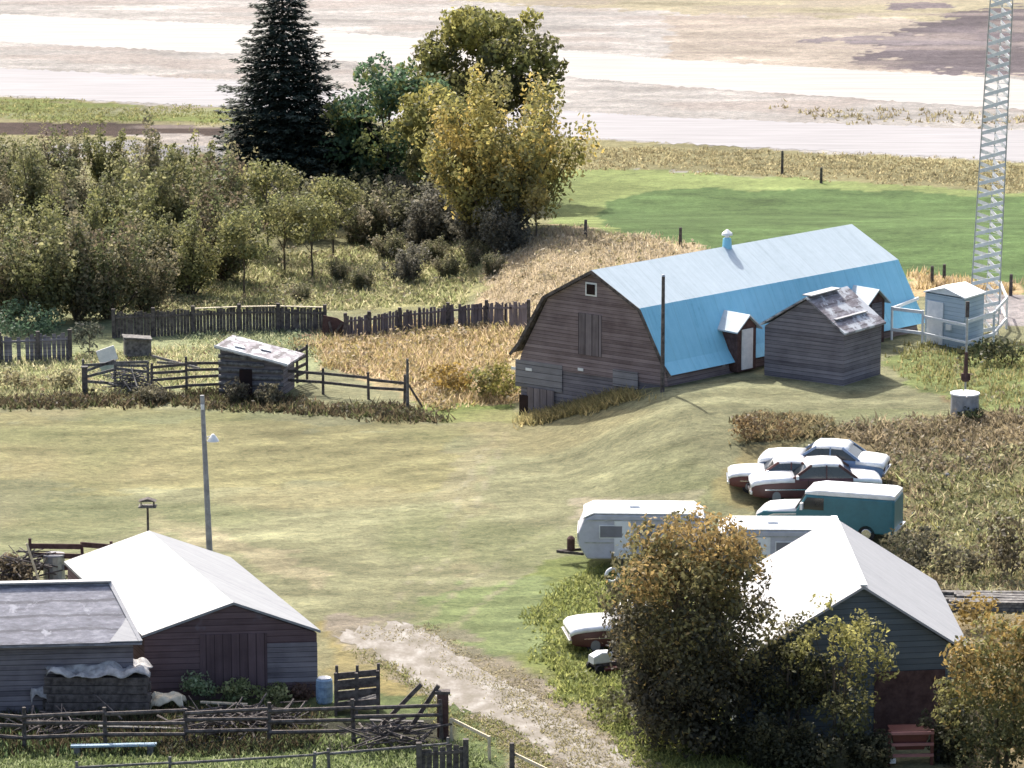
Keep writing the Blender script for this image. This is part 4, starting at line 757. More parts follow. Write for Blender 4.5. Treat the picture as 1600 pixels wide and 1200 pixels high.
# --- right garage
gr_, D = gable_building('garage', 'teal boarded garage with steep white roof at the lower right', 'garage', (1147, 1038), (1521, 1022), (1350, 916), (1303, 808), 2.75, M['garage_r'], M['white_roof'], M['white_paint'], zb=0, over=.25)
c, u_, n_ = on_wall(D, 1420, 1120, 0, 0, over=.25); link('garage_door', panel(zset(c, 1.1), u_, n_, 2.4, 2.2, .04), M['red_wood'], gr_, D['base'], label='dark red brown double door')
# ---------------------------------------------------------------- fences
def rail_fence(name, label, base_px, posts, rails, ph=1.2, pr=.07, mat='dark_wood', rh=.13, cat='fence', sag=.05, round_=False):
    """posts: pixels of post feet; rails: heights"""
    pw = [G(*q) if len(q) == 2 else G(q[0], q[1])+np.array([0, q[2], 0]) for q in posts]; b0 = A3(pw[0]); t_ = thing(name, label, cat, b0)
    for p in pw:
        h_ = ph*R.uniform(.92, 1.12); lx, ly = R.uniform(-.05, .05), R.uniform(-.05, .05); link('post', MB().tube(p-[0, 0, .2], p+[lx, ly, h_], pr, pr*.85, 7), M[mat], t_, b0)
    for i in range(len(pw)-1):
        for z_ in rails:
            j0, j1 = R.uniform(-sag, sag), R.uniform(-sag, sag); a_ = pw[i]+[0, -pr, z_+j0]; b_ = pw[i+1]+[0, -pr, z_+j1]
            mb = MB().tube(a_, b_, rh/2, rh*.4, 6) if round_ else MB().beam(a_, b_, .05, rh); link('rail', mb, M[mat], t_, b0)
    return t_
def board_fence(name, label, pts, h, mat, wv=.16, miss=.03, lean=.02, postk=4, cat='fence'):
    pw = [G(*q) for q in pts]; b0 = A3(pw[0]); t_ = thing(name, label, cat, b0)
    for i in range(len(pw)-1):
        a_, b_ = pw[i], pw[i+1]; Ls = np.linalg.norm(b_-a_); n = max(1, int(Ls/wv)); d = (b_-a_)/Ls; mb = MB()
        for k in range(n):
            if R.random() < miss: continue
            p = a_+d*(k+.5)*Ls/n; hh = h*R.uniform(.9, 1.06); tl = R.gauss(0, lean)
            mb.prism([p-d*wv*.49-[0, 0, .15], p+d*wv*.49-[0, 0, .15], p+d*(wv*.46+tl)+[0, 0, hh], p+d*(-wv*.46+tl)+[0, 0, hh*R.uniform(.96, 1.02)]], np.array([-d[1], d[0], 0])*.025)
        link('board_panel', mb, M[mat], t_, b0)
        link('top_rail', MB().beam(a_+[0, -.03, h*.8], b_+[0, -.03, h*.8], .05, .1), M[mat], t_, b0)
        if miss == .01 and i > 1: link('cap_board', MB().beam(a_+[0, 0, h*1.04], b_+[0, 0, h*1.04], .14, .04), M['pale_wood'], t_, b0)
    for p in pw: link('post', MB().box(p+[0, 0, h*.52], (.18, .18, h*1.25)), M['dark_wood'], t_, b0)
    return t_
board_fence('board_fence', 'dark upright board fence behind the corral yard, left of the gap', [(178, 528), (240, 526), (302, 523), (374, 520), (435, 519), (508, 521)], 1.3, 'dark_wood', miss=.01, lean=.008)
board_fence('board_fence', 'leaning grey board fence running right to the barn gable', [(540, 531), (577, 528), (625, 522), (700, 514), (760, 510), (826, 510)], 1.2, 'vert_wood', lean=.05, miss=.03)
ps = G(524, 526); cf = thing('collapsed_panel', 'slumped dark red brown fence panel between the two board fences', 'fence panel', A3(ps))
link('panel', MB().prism([(-.7, 0, 0), (.95, 0, 0), (.75, 0, .55), (.1, 0, .95), (-.6, 0, 1.1)], (0, .06, 0)), M['red_wood'], cf)
for k in range(5): link('broken_board', MB().box((-.2+.3*k, -.08, .35), (.12, .03, .9), .1, R.uniform(-.6, .6)), M['dark_wood'], cf)
board_fence('plank_fence', 'blue grey upright plank fence in the shade at the left edge', [(-45, 570), (0, 568), (60, 566), (110, 563)], 1.35, 'shed_wood', wv=.2)
rail_fence('rail_fence', 'dark plank rail fence of the corral left of the lean-to shed', None, [(237, 618), (292, 614), (345, 612)], (.35, .75, 1.1, 1.4), 1.6)
rail_fence('rail_fence', 'two-rail dark fence right of the lean-to shed', None, [(446, 612), (505, 616), (576, 624), (632, 630)], (.62, 1.0), 1.25)
rail_fence('rail_fence', 'tangled old rail fence at the left end of the corral', None, [(132, 614), (180, 610), (232, 612)], (.5, .9, 1.2, 1.5), 1.5, sag=.25, mat='grey_wood')
p = G(637, 640); wp = thing('white_post', 'weathered pale post at the gateway end of the two-rail fence', 'post', A3(p)); link('post', MB().tube((0, 0, -.2), (.0, 0, 2.4), .08, .06, 8), M['grey_wood'], wp)
p = G(660, 636); wp = thing('brace_pole', 'dark pole propped against the pale gateway post', 'pole', A3(p)); link('pole', MB().tube((0, 0, 0), (-.72, 0, 1.2), .05, .05, 7), M['dark_wood'], wp)
for k in range(2):
    p = G(238+k*8, 572+k*10); q = G(312-k*4, 600-k*6); wp = thing('loose_rail', ('upper' if k == 0 else 'lower')+' loose sloping rail laid on the corral fence', 'rail', A3(p)); link('rail', MB().beam((0, 0, .5), tuple(q-p+np.array([0, 0, .75])), .06, .12), M['grey_wood'], wp)
# lean-to log shed
ls0 = G(345, 618); ls1 = G(440, 620); base = A3(ls0); ls = thing('lean_to_shed', 'small tilted log lean-to with patchy slanting roof in the corral', 'shed', base)
d_ = (ls1-ls0); d_[2] = 0; Lw = np.linalg.norm(d_); d_ /= Lw; bk_ = np.array([.25, 1, 0])*2.0
w_ = MB().prism([ls0-[0, 0, .2], ls1-[0, 0, .2], ls1+[0, 0, 1.55], ls0+[0, 0, 2.3]], bk_); link('wall', w_, M['shed_wood'], ls, base)
for k in range(6): z_ = .25+k*.33; link('log', MB().tube(ls0+[-.08, -.04, z_], ls1+[.1-(0 if z_ < 1.5 else .9), -.04, z_-.02*k], .11, .1, 7), M['grey_wood'], ls, base)
ra = ls0+[-.25, -.3, 2.42]; rb = ls1+[.3, -.3, 1.58]; link('roof', MB().prism([ra, rb, rb-[0, 0, .1], ra-[0, 0, .1]], bk_*1.35), M['patch_shingle'], ls, base)
link('eave_board', MB().beam(ra+[0, -.04, .02], rb+[0, -.04, .02], .05, .1), M['white_paint'], ls, base)
link('doorway', MB().prism([ls0+d_*.9+[0, -.16, 0], ls0+d_*1.5+[0, -.16, 0], ls0+d_*1.5+[0, -.16, 1.3], ls0+d_*.9+[0, -.16, 1.3]], (0, .03, 0)), M['shade_hole'], ls, base)
for k in range(2): p = ra*(1-.25-.3*k)+rb*(.25+.3*k)+bk_*(.5+.3*k)+[0, 0, .03]; link('roof_patch', MB().box(p, (.5, .6, .04), .2, .27), M['white_paint'], ls, base)
# plank panel beside it
p = G(446, 606); q = G(480, 596); gp_ = thing('plank_gate', 'upright dark slatted gate standing right of the lean-to shed', 'gate', A3(p)); dd = q-p
for k in range(4): link('slat', MB().beam((0, 0, .35+k*.35), (dd[0], dd[1], .5+k*.38), .04, .16), M['dark_wood'], gp_)
for k in (0, .55, 1): link('upright', MB().box((dd[0]*k, dd[1]*k-.05, .85+.1*k), (.12, .06, 1.7)), M['dark_wood'], gp_)
# corral junk
p = G(133, 618); wp = thing('gate_post', 'thick dark gate post at the left end of the tangled rails', 'post', A3(p)); link('post', MB().box((0, 0, .6), (.25, .2, 1.5)), M['dark_wood'], wp); link('cap', MB().box((0, 0, 1.37), (.32, .27, .06)), M['grey_wood'], wp)
p = G(168, 585); wp = thing('metal_sheets', 'pale green metal sheets leaning on the tangled corral rails', 'sheet metal', A3(p))
link('sheet', MB().box((0, 0, .95), (.9, .05, .7), .2, -.3), M['white_paint'], wp); link('sheet', MB().box((.05, -.1, .35), (.75, .05, .45), .1, -.35), noisy('pale_green_paint', (.35, .42, .36), (.55, .6, .52), (3, 3, 3), .6), wp)
p = G(215, 560); wp = thing('hay_feeder', 'old grey metal feeder box behind the tangled rails', 'feeder', A3(p)); link('box', MB().box((0, 0, .6), (1.3, .8, .9), .2), M['grey_wood'], wp, bevel=.05); link('lid', MB().box((0, -.1, 1.08), (1.4, .9, .07), .2, .1), M['grey_wood'], wp)
def sticks(name, label, px, py, n, L_, rad, mat, hgt=.6, cat='brush pile'):
    p = G(px, py); t_ = thing(name, label, cat, A3(p)); mb = MB()
    for _ in range(n):
        c_ = np.array([R.gauss(0, rad*.5), R.gauss(0, rad*.4), R.uniform(.03, hgt)]); az = R.uniform(0, 6.28); el = R.gauss(0, .3); l_ = L_*R.uniform(.4, 1); d_ = np.array([math.cos(az)*math.cos(el), math.sin(az)*math.cos(el), math.sin(el)])*l_/2
        a_ = c_-d_; b_ = c_+d_; a_[2] = max(.02, a_[2]); b_[2] = max(.02, b_[2]); r_ = R.uniform(.02, .05); mb.tube(a_, b_, r_, r_*.6, 5)
    link('branches', mb, M[mat], t_); return t_
sticks('brush_pile', 'heap of grey branches against the tangled corral rails', 205, 612, 70, 1.8, 1.0, 'grey_wood', .9)
# foreground pen fences
rail_fence('rail_fence', 'long dark rail fence crossing the foreground below the brown garage', None, [(-20, 1168), (38, 1170), (165, 1168), (290, 1165), (420, 1162), (553, 1160), (690, 1155)], (.45, .85, 1.18), 1.35, .08, round_=True, rh=.15, sag=.07)
rail_fence('rail_fence', 'nearest low single-rail fence along the bottom edge', None, [(120, 1235), (265, 1226), (490, 1212), (515, 1209), (700, 1196)], (.72,), .85, .06, mat='grey_wood', round_=True, rh=.1)
board_fence('picket_gate', 'short slatted picket gate at the bottom of the pen', [(655, 1222), (728, 1216)], 1.15, 'dark_wood', wv=.2, miss=0, cat='gate')
p0 = G(655, 1222)
p = G(692, 1150); wp = thing('corner_post', 'thick dark red corner post where the foreground fence ends', 'post', A3(p)); link('post', MB().box((0, 0, .7), (.38, .3, 1.6)), M['red_wood'], wp, bevel=.03); link('cap', MB().box((0, 0, 1.53), (.5, .36, .1)), M['dark_wood'], wp)
for (x, y, dx, lb) in ((600, 1150, 1.25, 'longer dark plank slanting up across the foreground fence'), (650, 1152, .75, 'shorter dark plank slanting up beside the red corner post')):
    p = G(x, y); wp = thing('leaning_plank', lb, 'plank', A3(p)); link('plank', MB().beam((-.3, .15, .1), (dx, .15, 1.75), .1, .14), M['dark_wood'], wp)
rail_fence('rail_fence', 'short fence with pale fresh rail beside the dirt drive', None, [(706, 1158), (765, 1188)], (.78,), .85, .06, mat='pale_wood', rh=.1, sag=0)
rail_fence('rail_fence', 'pale rail fence running off the bottom edge by the drive', None, [(800, 1208), (870, 1242)], (.7,), .95, .06, mat='pale_wood', rh=.1, sag=0)
p = G(800, 1212); wp = thing('fence_post', 'dark upright post beside the drive at the bottom', 'post', A3(p)); link('post', MB().tube((0, 0, -.2), (0, 0, 1.1), .09, .08, 8), M['dark_wood'], wp)
for x, y, n_, lb in ((420, 1140, 90, 'dark tangle of branches below the long foreground fence, centre'), (330, 1150, 80, 'dark tangle of branches left of the centre of the foreground pen'), (600, 1165, 60, 'dark branch heap under the slanting planks'), (80, 1150, 60, 'low branch heap at the left end of the foreground pen')):
    sticks('brush_pile', lb, x, y, n_, 1.6, 1.3, 'dark_wood', .7)
for x, y, L_, az, mt, lb in ((215, 1150, 2.6, .03, 'grey_wood', 'long grey rail lying above the blue plank in the pen'), (350, 1112, 1.6, -.05, 'pale_wood', 'pale short board lying among the garage shrubs'), (60, 1135, 1.3, .4, 'grey_wood', 'short grey board leaning in the left corner of the pen'), (620, 1140, 1.8, .02, 'grey_wood', 'grey board lying behind the slanting planks')):
    p = G(x, y); wp = thing('loose_board', lb, 'board', A3(p)); link('board', MB().box((0, 0, .3), (L_, .16, .05), az, .04), M[mt], wp); link('support', MB().box((0, 0, .14), (.2, .2, .28)), M['dark_wood'], wp)
# loading chute
p = G(558, 1112); lc = thing('loading_chute', 'dark boarded livestock chute at the right corner of the brown garage', 'chute', A3(p))
for sy in (-.45, .45):
    for k in range(3): link('side_board', MB().beam((-.75, sy, .35+.38*k), (.75, sy, .5+.38*k), .05, .22), M['dark_wood'], lc)
    for sx in (-.7, 0, .72): link('upright', MB().box((sx, sy, .75), (.1, .1, 1.5+.15*(sx > .5))), M['dark_wood'], lc)
link('ramp', MB().prism([(-.75, -.42, .1), (.75, -.42, .5), (.75, .42, .5), (-.75, .42, .1)], (0, 0, .06)), M['grey_wood'], lc)
p = G(507, 1098); dr = thing('blue_barrel', 'faded blue plastic barrel between the garage corner and the chute', 'barrel', A3(p))
rings = []
for z_, r_ in ((0, .25), (.05, .28), (.25, .29), (.27, .3), (.29, .29), (.58, .29), (.6, .3), (.62, .29), (.82, .28), (.87, .24)): rings.append([(r_*math.cos(a_), r_*math.sin(a_), z_) for a_ in np.linspace(0, 2*math.pi, 16, endpoint=False)])
link('drum', MB().loft(rings), M['blue_plastic'], dr, smooth=False); link('lid', MB().tube((0, 0, .872), (0, 0, .9), .22, .22, 14), M['white_paint'], dr)
# timber stack with tarps
lg = 'squared timbers in the stack under the tarps'; LB_ = 'long dark squared timber in the tarp-covered stack'
stk = G(150, 1122); first = None
for row in range(5):
    for k in range(4):
        if row == 4 and k > 2: continue
        L_ = 3.5-.12*row+R.uniform(-.15, .15); 
        if first is None:
            first = link('timber', MB().box((0, 0, 0), (3.5, .3, .28)), M['dark_wood'], None, bevel=.02); tag(first, LB_, 'timber', lg); o = first
        else: o = first.copy(); COL.objects.link(o)
        o['label'] = 'dark squared timber of the %s course in the tarp stack, %s' % (['lowest', 'second', 'third', 'fourth', 'top'][row], ['at its near face', 'just behind its near face', 'third from its near face', 'at its far side'][k])
        o.location = (stk[0]+R.uniform(-.12, .12), stk[1]+k*.34, .15+row*.295); o.rotation_euler = (0, 0, R.gauss(0, .01))
def tarp(name, label, cx, cy, z, wx, wy, mat, seed, drop=.5):
    rr = np.random.default_rng(seed); nx2, ny2 = 44, 24; mb = MB(); gx = np.linspace(-wx/2, wx/2, nx2); gy = np.linspace(-wy/2, wy/2, ny2)
    ht = lambda x, y: z+.32*(float(vnoise(x+40, y+40, .55, seed))-.4)+.16*(float(vnoise(x+40, y+40, .2, seed+1))-.5)-drop*max(0, abs(x)/(wx/2)-.8-.15*float(vnoise(y+9, x+9, .3, seed)))*5-drop*max(0, abs(y)/(wy/2)-.6-.3*float(vnoise(x+40, 3+x, .35, seed+3)))*3
    k0 = 0; mb.v = [(cx+x+.05*math.sin(y*7), cy+y+.05*math.sin(x*6), ht(x, y)) for y in gy for x in gx]
    mb.f = [(j*nx2+i, j*nx2+i+1, (j+1)*nx2+i+1, (j+1)*nx2+i) for j in range(ny2-1) for i in range(nx2-1)]
    p = (cx, cy, 0); o = link(name, mb, M[mat], None, p, smooth=True); o.location = p; md = o.modifiers.new('s', 'SOLIDIFY'); md.thickness = .02; return tag(o, label, 'tarp')
tarp('tarp', 'crumpled dirty white tarp on top of the timber stack', stk[0]+.1, stk[1]+.5, 1.68, 3.5, 1.6, 'tarp', 2, .16)
tarp('tarp', 'grey white rag of tarp hanging off the left end of the timber stack', stk[0]-1.85, stk[1]+.3, .95, .6, 1.0, 'tarp', 5, .3)
tarp('tarp', 'cream tarp on the ground between the timber stack and the brown garage', stk[0]+2.35, stk[1]+.7, .55, 1.2, .9, 'tarp_cream', 7, .3)
p = G(178, 1178); wp = thing('blue_plank', 'pale blue painted plank lying inside the foreground pen', 'plank', A3(p)); link('plank', MB().box((0, 0, .3), (2.8, .25, .06), .03, -.01), noisy('pale_blue_paint', (.2, .3, .38), (.35, .46, .55), (3, 3, 3), .6), wp)
for sx in (-1.2, 1.2): link('block', MB().box((sx, 0, .13), (.2, .3, .27)), M['grey_wood'], wp)
# pen behind the left garage
rail_fence('rail_fence', 'dark three-plank fence behind the white-roofed brown garage', None, [(48, 905), (130, 905), (175, 907)], (.5, .95, 1.35), 1.5, mat='red_wood', rh=.2)
sticks('brush_pile', 'dark heap of branches behind the ridge of the shingled shed', 25, 915, 120, 2.0, 1.3, 'dark_wood', 1.2)
tree('weed_clump', 'dead brown weed clump behind the shingled shed ridge', 'plant', A3(G(10, 925)), 1.5, .9, 0, 24, .38, [(.1, .08, .05), (.16, .13, .09)], 200, .08, .02, seed=75)
p = G(68, 930); wp = thing('pale_pole', 'peeled pale pole leaning in the pen behind the shingled shed', 'pole', A3(p)); link('pole', MB().tube((0, 0, 0), (-.6, .1, 2.0), .05, .045, 8), M['pale_wood'], wp); link('butt', MB().tube((0, 0, -.02), (.0, 0, .35), .09, .06, 8), M['white_paint'], wp)
p = G(40, 915); wp = thing('cross_pole', 'thin grey pole lying across the pen behind the shingled shed', 'pole', A3(p)); link('pole', MB().tube((-.6, 0, .8), (1.0, 0, .8), .035, .03, 7), M['grey_wood'], wp)
for sx in (-.5, .9): link('stake', MB().tube((sx, 0, -.1), (sx, 0, .85), .04, .04, 6), M['dark_wood'], wp)
p = G(85, 905); wp = thing('stone_slab', 'light grey metal drum behind the white-roofed brown garage', 'drum', A3(p)); wp.name = 'metal_drum'; link('drum', MB().tube((0, 0, 0), (0, 0, .95), .42, .42, 14), M['metal'], wp); link('rim', MB().tube((0, 0, .95), (0, 0, 1.0), .44, .44, 14), M['concrete'], wp)
# ---------------------------------------------------------------- yard light, poles, feeder, tank
p = G(328, 868); yl = thing('yard_light', 'tall pale grey pole with a white yard lamp beside the brown garage', 'lamp post', A3(p)); mh = mpp(868)
link('pole', MB().tube((0, 0, -.2), (-.2, 0, 6.45), .13, .085, 10), M['concrete'], yl)
ar = link('lamp_arm', MB().tube((-.15, 0, 4.75), (.22, 0, 4.85), .02, .02, 6), M['metal'], yl)
lh = link('lamp_shade', MB().tube((.2, 0, 4.62), (.2, 0, 4.76), .24, .16, 14).tube((.2, 0, 4.76), (.2, 0, 4.9), .16, .05, 14), M['lamp'], yl); link('insulator', MB().tube((-.19, -.08, 5.9), (-.19, -.08, 6.1), .06, .06, 8), M['white_paint'], yl)
p = G(1035, 612); up_ = thing('wooden_pole', 'dark wooden pole standing before the near end of the blue barn roof', 'pole', A3(p)); link('pole', MB().tube((0, 0, -.2), (0, 0, 5.2), .1, .075, 9), M['dark_wood'], up_); link('cap', MB().tube((0, 0, 5.2), (0, 0, 5.28), .09, .05, 9), M['metal'], up_)
p = G(232, 860); bf = thing('bird_feeder', 'wooden tray feeder on a thin post behind the garage roof peak', 'feeder', A3(p)); link('post', MB().tube((0, 0, -.1), (0, 0, 1.75), .05, .045, 7), M['dark_wood'], bf)
link('tray', MB().box((0, 0, 1.8), (.7, .45, .06)), M['grey_wood'], bf); link('roof', MB().prism([(-.35, -.2, 2.02), (0, -.2, 2.14), (.35, -.2, 2.02)], (0, .4, 0)), M['dark_wood'], bf); link('side', MB().box((-.25, 0, 1.93), (.04, .3, .2)), M['pale_wood'], bf); link('side', MB().box((.25, 0, 1.93), (.04, .3, .2)), M['dark_wood'], bf)
p = G(1507, 646); tk = thing('stock_tank', 'round concrete tank with two white half lids on the grass', 'tank', A3(p))
link('body', MB().tube((0, 0, -.1), (0, 0, .85), .62, .6, 24), M['concrete'], tk)
for sg in (-1, 1):
    hl = [(sg*(.03+.61*math.cos(a_)), .62*math.sin(a_), .86) for a_ in np.linspace(-math.pi/2, math.pi/2, 14)]; link('half_lid', MB().prism(hl, (0, 0, .06)), M['white_paint'], tk)
p = G(1508, 627); wp = thing('windmill_pump', 'dark post with rusty pump head rising behind the round tank', 'pump', A3(p)); link('post', MB().tube((0, 0, -.1), (0, 0, 4.4), .05, .035, 8), M['metal'], wp)
link('pump_head', MB().tube((0, 0, .9), (0, 0, 1.2), .16, .1, 8).tube((0, 0, 1.2), (0, 0, 2.2), .1, .07, 8).box((0, 0, 1.1), (.4, .12, .3)), M['red_wood'], wp); link('top_box', MB().box((0, 0, 4.1), (.16, .1, .7)), M['dark_wood'], wp)
tree('weed_clump', 'green weeds round the foot of the round concrete tank', 'plant', A3(G(1512, 652)), .45, .95, 0, 16, .22, [(.09, .11, .05), (.06, .07, .035)], 500, .06, .01, seed=76)
# field fence posts
fg = 'wire fence posts around the field'; fp = None
for (x, y, h_, lb) in ((1222, 272, 1.5, 'lone dark fence post on the highway verge'), (1063, 384, 1.0, 'dark fence post at the corner of the green field behind the barn roof'), (1283, 286, 1.0, 'thin fence post on the verge right of the lone dark one'),
                   (1456, 446, 1.0, 'fence post in tan grass right of the barn'), (1579, 462, 1.1, 'fence post at the lower right corner of the green field'), (915, 372, 1.0, 'thin post in tan grass left of the green field'), (1475, 440, .9, 'short field post behind the blue shelter')):
    p = G(x, y)
    if fp is None: fp = link('fence_post', MB().tube((0, 0, -.1), (0, 0, 1), .1, .08, 7), M['dark_wood']); o = fp
    else: o = fp.copy(); COL.objects.link(o)
    o.location = A3(p); o.scale = (1, 1, h_); tag(o, lb, 'fence post', fg)
p = G(1516, 902); wp = thing('tree_stump', 'dark broken stump standing above the plank pile', 'stump', A3(p)); link('stump', MB().tube((0, 0, -.1), (.05, 0, .8), .13, .1, 8).tube((0, 0, .4), (.4, 0, .75), .06, .03, 6), M['dark_wood'], wp)
# plank pile right
pg = 'grey planks in the pile at the right edge'; pl0 = None
for row in range(4):
    for k in range(5):
        q = G(1560, 955); 
        if pl0 is None: pl0 = link('plank', MB().box((0, 0, 0), (3.6, .26, .1)), M['grey_wood']); tag(pl0, 'long weathered grey plank in the pile at the right edge', 'plank', pg); o = pl0
        else: o = pl0.copy(); COL.objects.link(o)
        o['label'] = 'weathered grey plank in the %s layer of the pile, %s' % (['bottom', 'second', 'third', 'top'][row], ['nearest edge', 'second from the near edge', 'middle', 'second from the far edge', 'far edge'][k])
        o.location = (q[0]+R.uniform(-.4, .4), q[1]+k*.36+R.uniform(-.05, .05), .06+row*.115); o.rotation_euler = (0, 0, R.gauss(-.06, .05))
# ---------------------------------------------------------------- vehicles
WHITE = paint('white_paint_and_glare', (.78, .79, .80), .3);  # camper white; on car and van tops, sun glare put into the colour
def ring_prof(x, y0, y1, z0, z1, rnd=.12):
    """rounded rectangle cross section in the yz plane at x"""
    pts = []
    for (cy, cz, a0) in ((y1-rnd, z1-rnd, 0), (y0+rnd, z1-rnd, 90), (y0+rnd*.6, z0+rnd*.6, 180), (y1-rnd*.6, z0+rnd*.6, 270)):
        r_ = rnd if a0 < 180 else rnd*.6
        for k in range(4): a_ = math.radians(a0+30*k); pts.append((x, cy+r_*math.cos(a_), cz+r_*math.sin(a_)))
    return pts
def wheels(t_, xs_, hw, r=.31, rim=None):
    for x in xs_:
        for sg in (-1, 1):
            w_ = link('wheel', MB().tube((x, sg*(hw-.2), r), (x, sg*hw, r), r, r, 18), M['rubber'], t_); link('rim', MB().tube((x, sg*hw, r), (x, sg*(hw+.015), r), r*.6, r*.55, 14), rim or M['chrome'], w_)
def sedan(label, loc, rz, side, top, L_=4.7, W_=1.9, wagon=False, name='sedan', cat='car', group=None, hs=1.12):
    """+x is the front"""
    t_ = thing(name, label, cat, loc, rz, group); hl = L_/2; hw = W_/2
    zs = [(-hl, .38, .72), (-hl+.12, .3, .86), (-hl*.45, .25, .93), (0, .25, .93), (hl*.3, .25, .93), (hl*.75, .25, .88), (hl-.12, .3, .8), (hl, .38, .68)]
    link('body', MB().loft([ring_prof(x, -hw*(1 if abs(x) < hl-.15 else .94), hw*(1 if abs(x) < hl-.15 else .94), a_, b_, .1) for x, a_, b_ in zs]), side, t_, bevel=.05, smooth=True)
    # hood and boot skins; their white is sun glare put into the colour
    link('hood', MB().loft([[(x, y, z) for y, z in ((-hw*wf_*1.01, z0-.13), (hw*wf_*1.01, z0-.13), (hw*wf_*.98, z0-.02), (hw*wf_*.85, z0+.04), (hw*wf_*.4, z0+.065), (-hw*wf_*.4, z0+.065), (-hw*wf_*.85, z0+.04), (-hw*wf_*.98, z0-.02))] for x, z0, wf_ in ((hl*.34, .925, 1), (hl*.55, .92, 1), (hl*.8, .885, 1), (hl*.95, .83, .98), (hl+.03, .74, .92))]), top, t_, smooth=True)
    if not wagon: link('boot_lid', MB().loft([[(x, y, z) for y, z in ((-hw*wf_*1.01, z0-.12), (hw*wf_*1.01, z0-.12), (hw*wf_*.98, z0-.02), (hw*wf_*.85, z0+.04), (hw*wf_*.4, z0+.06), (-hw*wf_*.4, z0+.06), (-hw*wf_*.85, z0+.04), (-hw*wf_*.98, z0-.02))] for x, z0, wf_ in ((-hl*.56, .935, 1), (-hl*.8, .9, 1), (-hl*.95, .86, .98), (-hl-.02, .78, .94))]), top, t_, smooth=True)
    xr = -hl*.93 if wagon else -hl*.62; xt = -hl*.8 if wagon else -hl*.34; xf, xft = hl*.36, hl*.08; zt = 1.36; yi = hw*.82
    # glass house
    gv = [(xr, -hw*.93, .92), (xf, -hw*.93, .92), (xf, hw*.93, .92), (xr, hw*.93, .92), (xt, -yi, zt), (xft, -yi, zt), (xft, yi, zt), (xt, yi, zt)]
    mb = MB(); mb.v = gv; mb.f = [(0, 1, 5, 4), (1, 2, 6, 5), (2, 3, 7, 6), (3, 0, 4, 7), (4, 5, 6, 7), (3, 2, 1, 0)]; gh = link('windows', mb, M['glass'], t_)
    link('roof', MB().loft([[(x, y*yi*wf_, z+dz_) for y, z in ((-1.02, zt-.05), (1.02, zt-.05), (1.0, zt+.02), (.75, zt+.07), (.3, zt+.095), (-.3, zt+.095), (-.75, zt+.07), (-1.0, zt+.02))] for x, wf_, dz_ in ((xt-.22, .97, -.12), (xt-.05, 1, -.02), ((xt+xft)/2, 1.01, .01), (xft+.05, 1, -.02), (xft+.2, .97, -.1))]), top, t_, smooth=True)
    for sg in (-1, 1):
        for (xa, xb_) in ((xr, xt), (xf, xft), ((xr+xf)/2-.05, (xt+xft)/2-.05)): link('pillar', MB().beam((xa, sg*(hw*.935), .92), (xb_, sg*(yi+.01), zt), .05, .09), side, t_)
    wheels(t_, (-hl*.6, hl*.62), hw-.01, rim=paint('hub', (.2, .2, .2), .5))
    for sg in (-1, 1):
        link('headlight', MB().tube((hl-.05, sg*hw*.68, .6), (hl+.02, sg*hw*.68, .6), .1, .1, 10), M['lamp'], t_)
        link('tail_light', MB().box((-hl-.0, sg*hw*.68, .62), (.06, .3, .12)), M['red_wood'], t_)
        link('mirror', MB().box((xf-.15, sg*(hw+.07), .98), (.1, .18, .12)), top, t_)
    for sx in (-1, 1): link('bumper', MB().box((sx*(hl+.03), 0, .45), (.12, W_*.96, .14)), M['chrome'], t_, bevel=.02)
    link('grille', MB().box((hl+.01, 0, .6), (.05, W_*.55, .14)), M['glass'], t_); link('door_seam', MB().box((.35, hw+.004, .6), (.02, .01, .6)).box((.35, -hw-.004, .6), (.02, .01, .6)), M['rubber'], t_)
    for sg in (-1, 1): link('door_handle', MB().box((-.15, sg*(hw+.02), .8), (.16, .03, .03)), M['chrome'], t_); link('trim_strip', MB().box((0, sg*(hw+.006), .55), (L_*.8, .012, .03)), M['chrome'], t_)
    t_.scale = (1, 1, hs); return t_
maroon = paint('maroon_paint', (.085, .026, .026), .35); navy = paint('blue_paint', (.16, .24, .38), .3); orange = paint('rust_orange_paint', (.25, .07, .03), .5); teal = paint('teal_paint', (.03, .15, .19), .4); red = paint('faded_red_paint', (.12, .035, .03), .45)
def gl_(px, py): p = G(px, py); return A3(p)
sedan('blue sedan with sun glare painted white on hood and roof, farthest of the parked row', gl_(1287, 748), math.radians(166), navy, WHITE, 5.2)
sedan('maroon sedan with sun glare painted white on top parked between the blue car and the green van', gl_(1272, 781), math.radians(182), maroon, WHITE, 5.3, hs=1.2)
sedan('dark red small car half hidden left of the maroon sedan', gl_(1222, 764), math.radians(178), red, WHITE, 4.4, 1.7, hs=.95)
# van
vn = thing('panel_van', 'teal panel van with sun glare painted white on roof and hood beside the white roofed garage', 'van', gl_(1296, 834), math.radians(163)); vn.scale = (1, 1, .98); hl = 2.8; hw = .92
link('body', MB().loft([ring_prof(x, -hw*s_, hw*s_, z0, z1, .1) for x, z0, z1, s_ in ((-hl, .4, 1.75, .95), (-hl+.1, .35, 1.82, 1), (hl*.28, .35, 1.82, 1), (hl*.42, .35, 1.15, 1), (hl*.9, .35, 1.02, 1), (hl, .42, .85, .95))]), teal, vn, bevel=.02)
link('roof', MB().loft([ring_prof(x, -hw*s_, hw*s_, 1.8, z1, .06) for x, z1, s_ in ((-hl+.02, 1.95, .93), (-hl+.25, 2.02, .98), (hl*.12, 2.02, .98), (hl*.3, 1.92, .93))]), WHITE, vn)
for k in range(9): link('roof_rib', MB().box((-hl+.45+.33*k, 0, 2.025), (.05, 1.5, .03)), WHITE, vn)
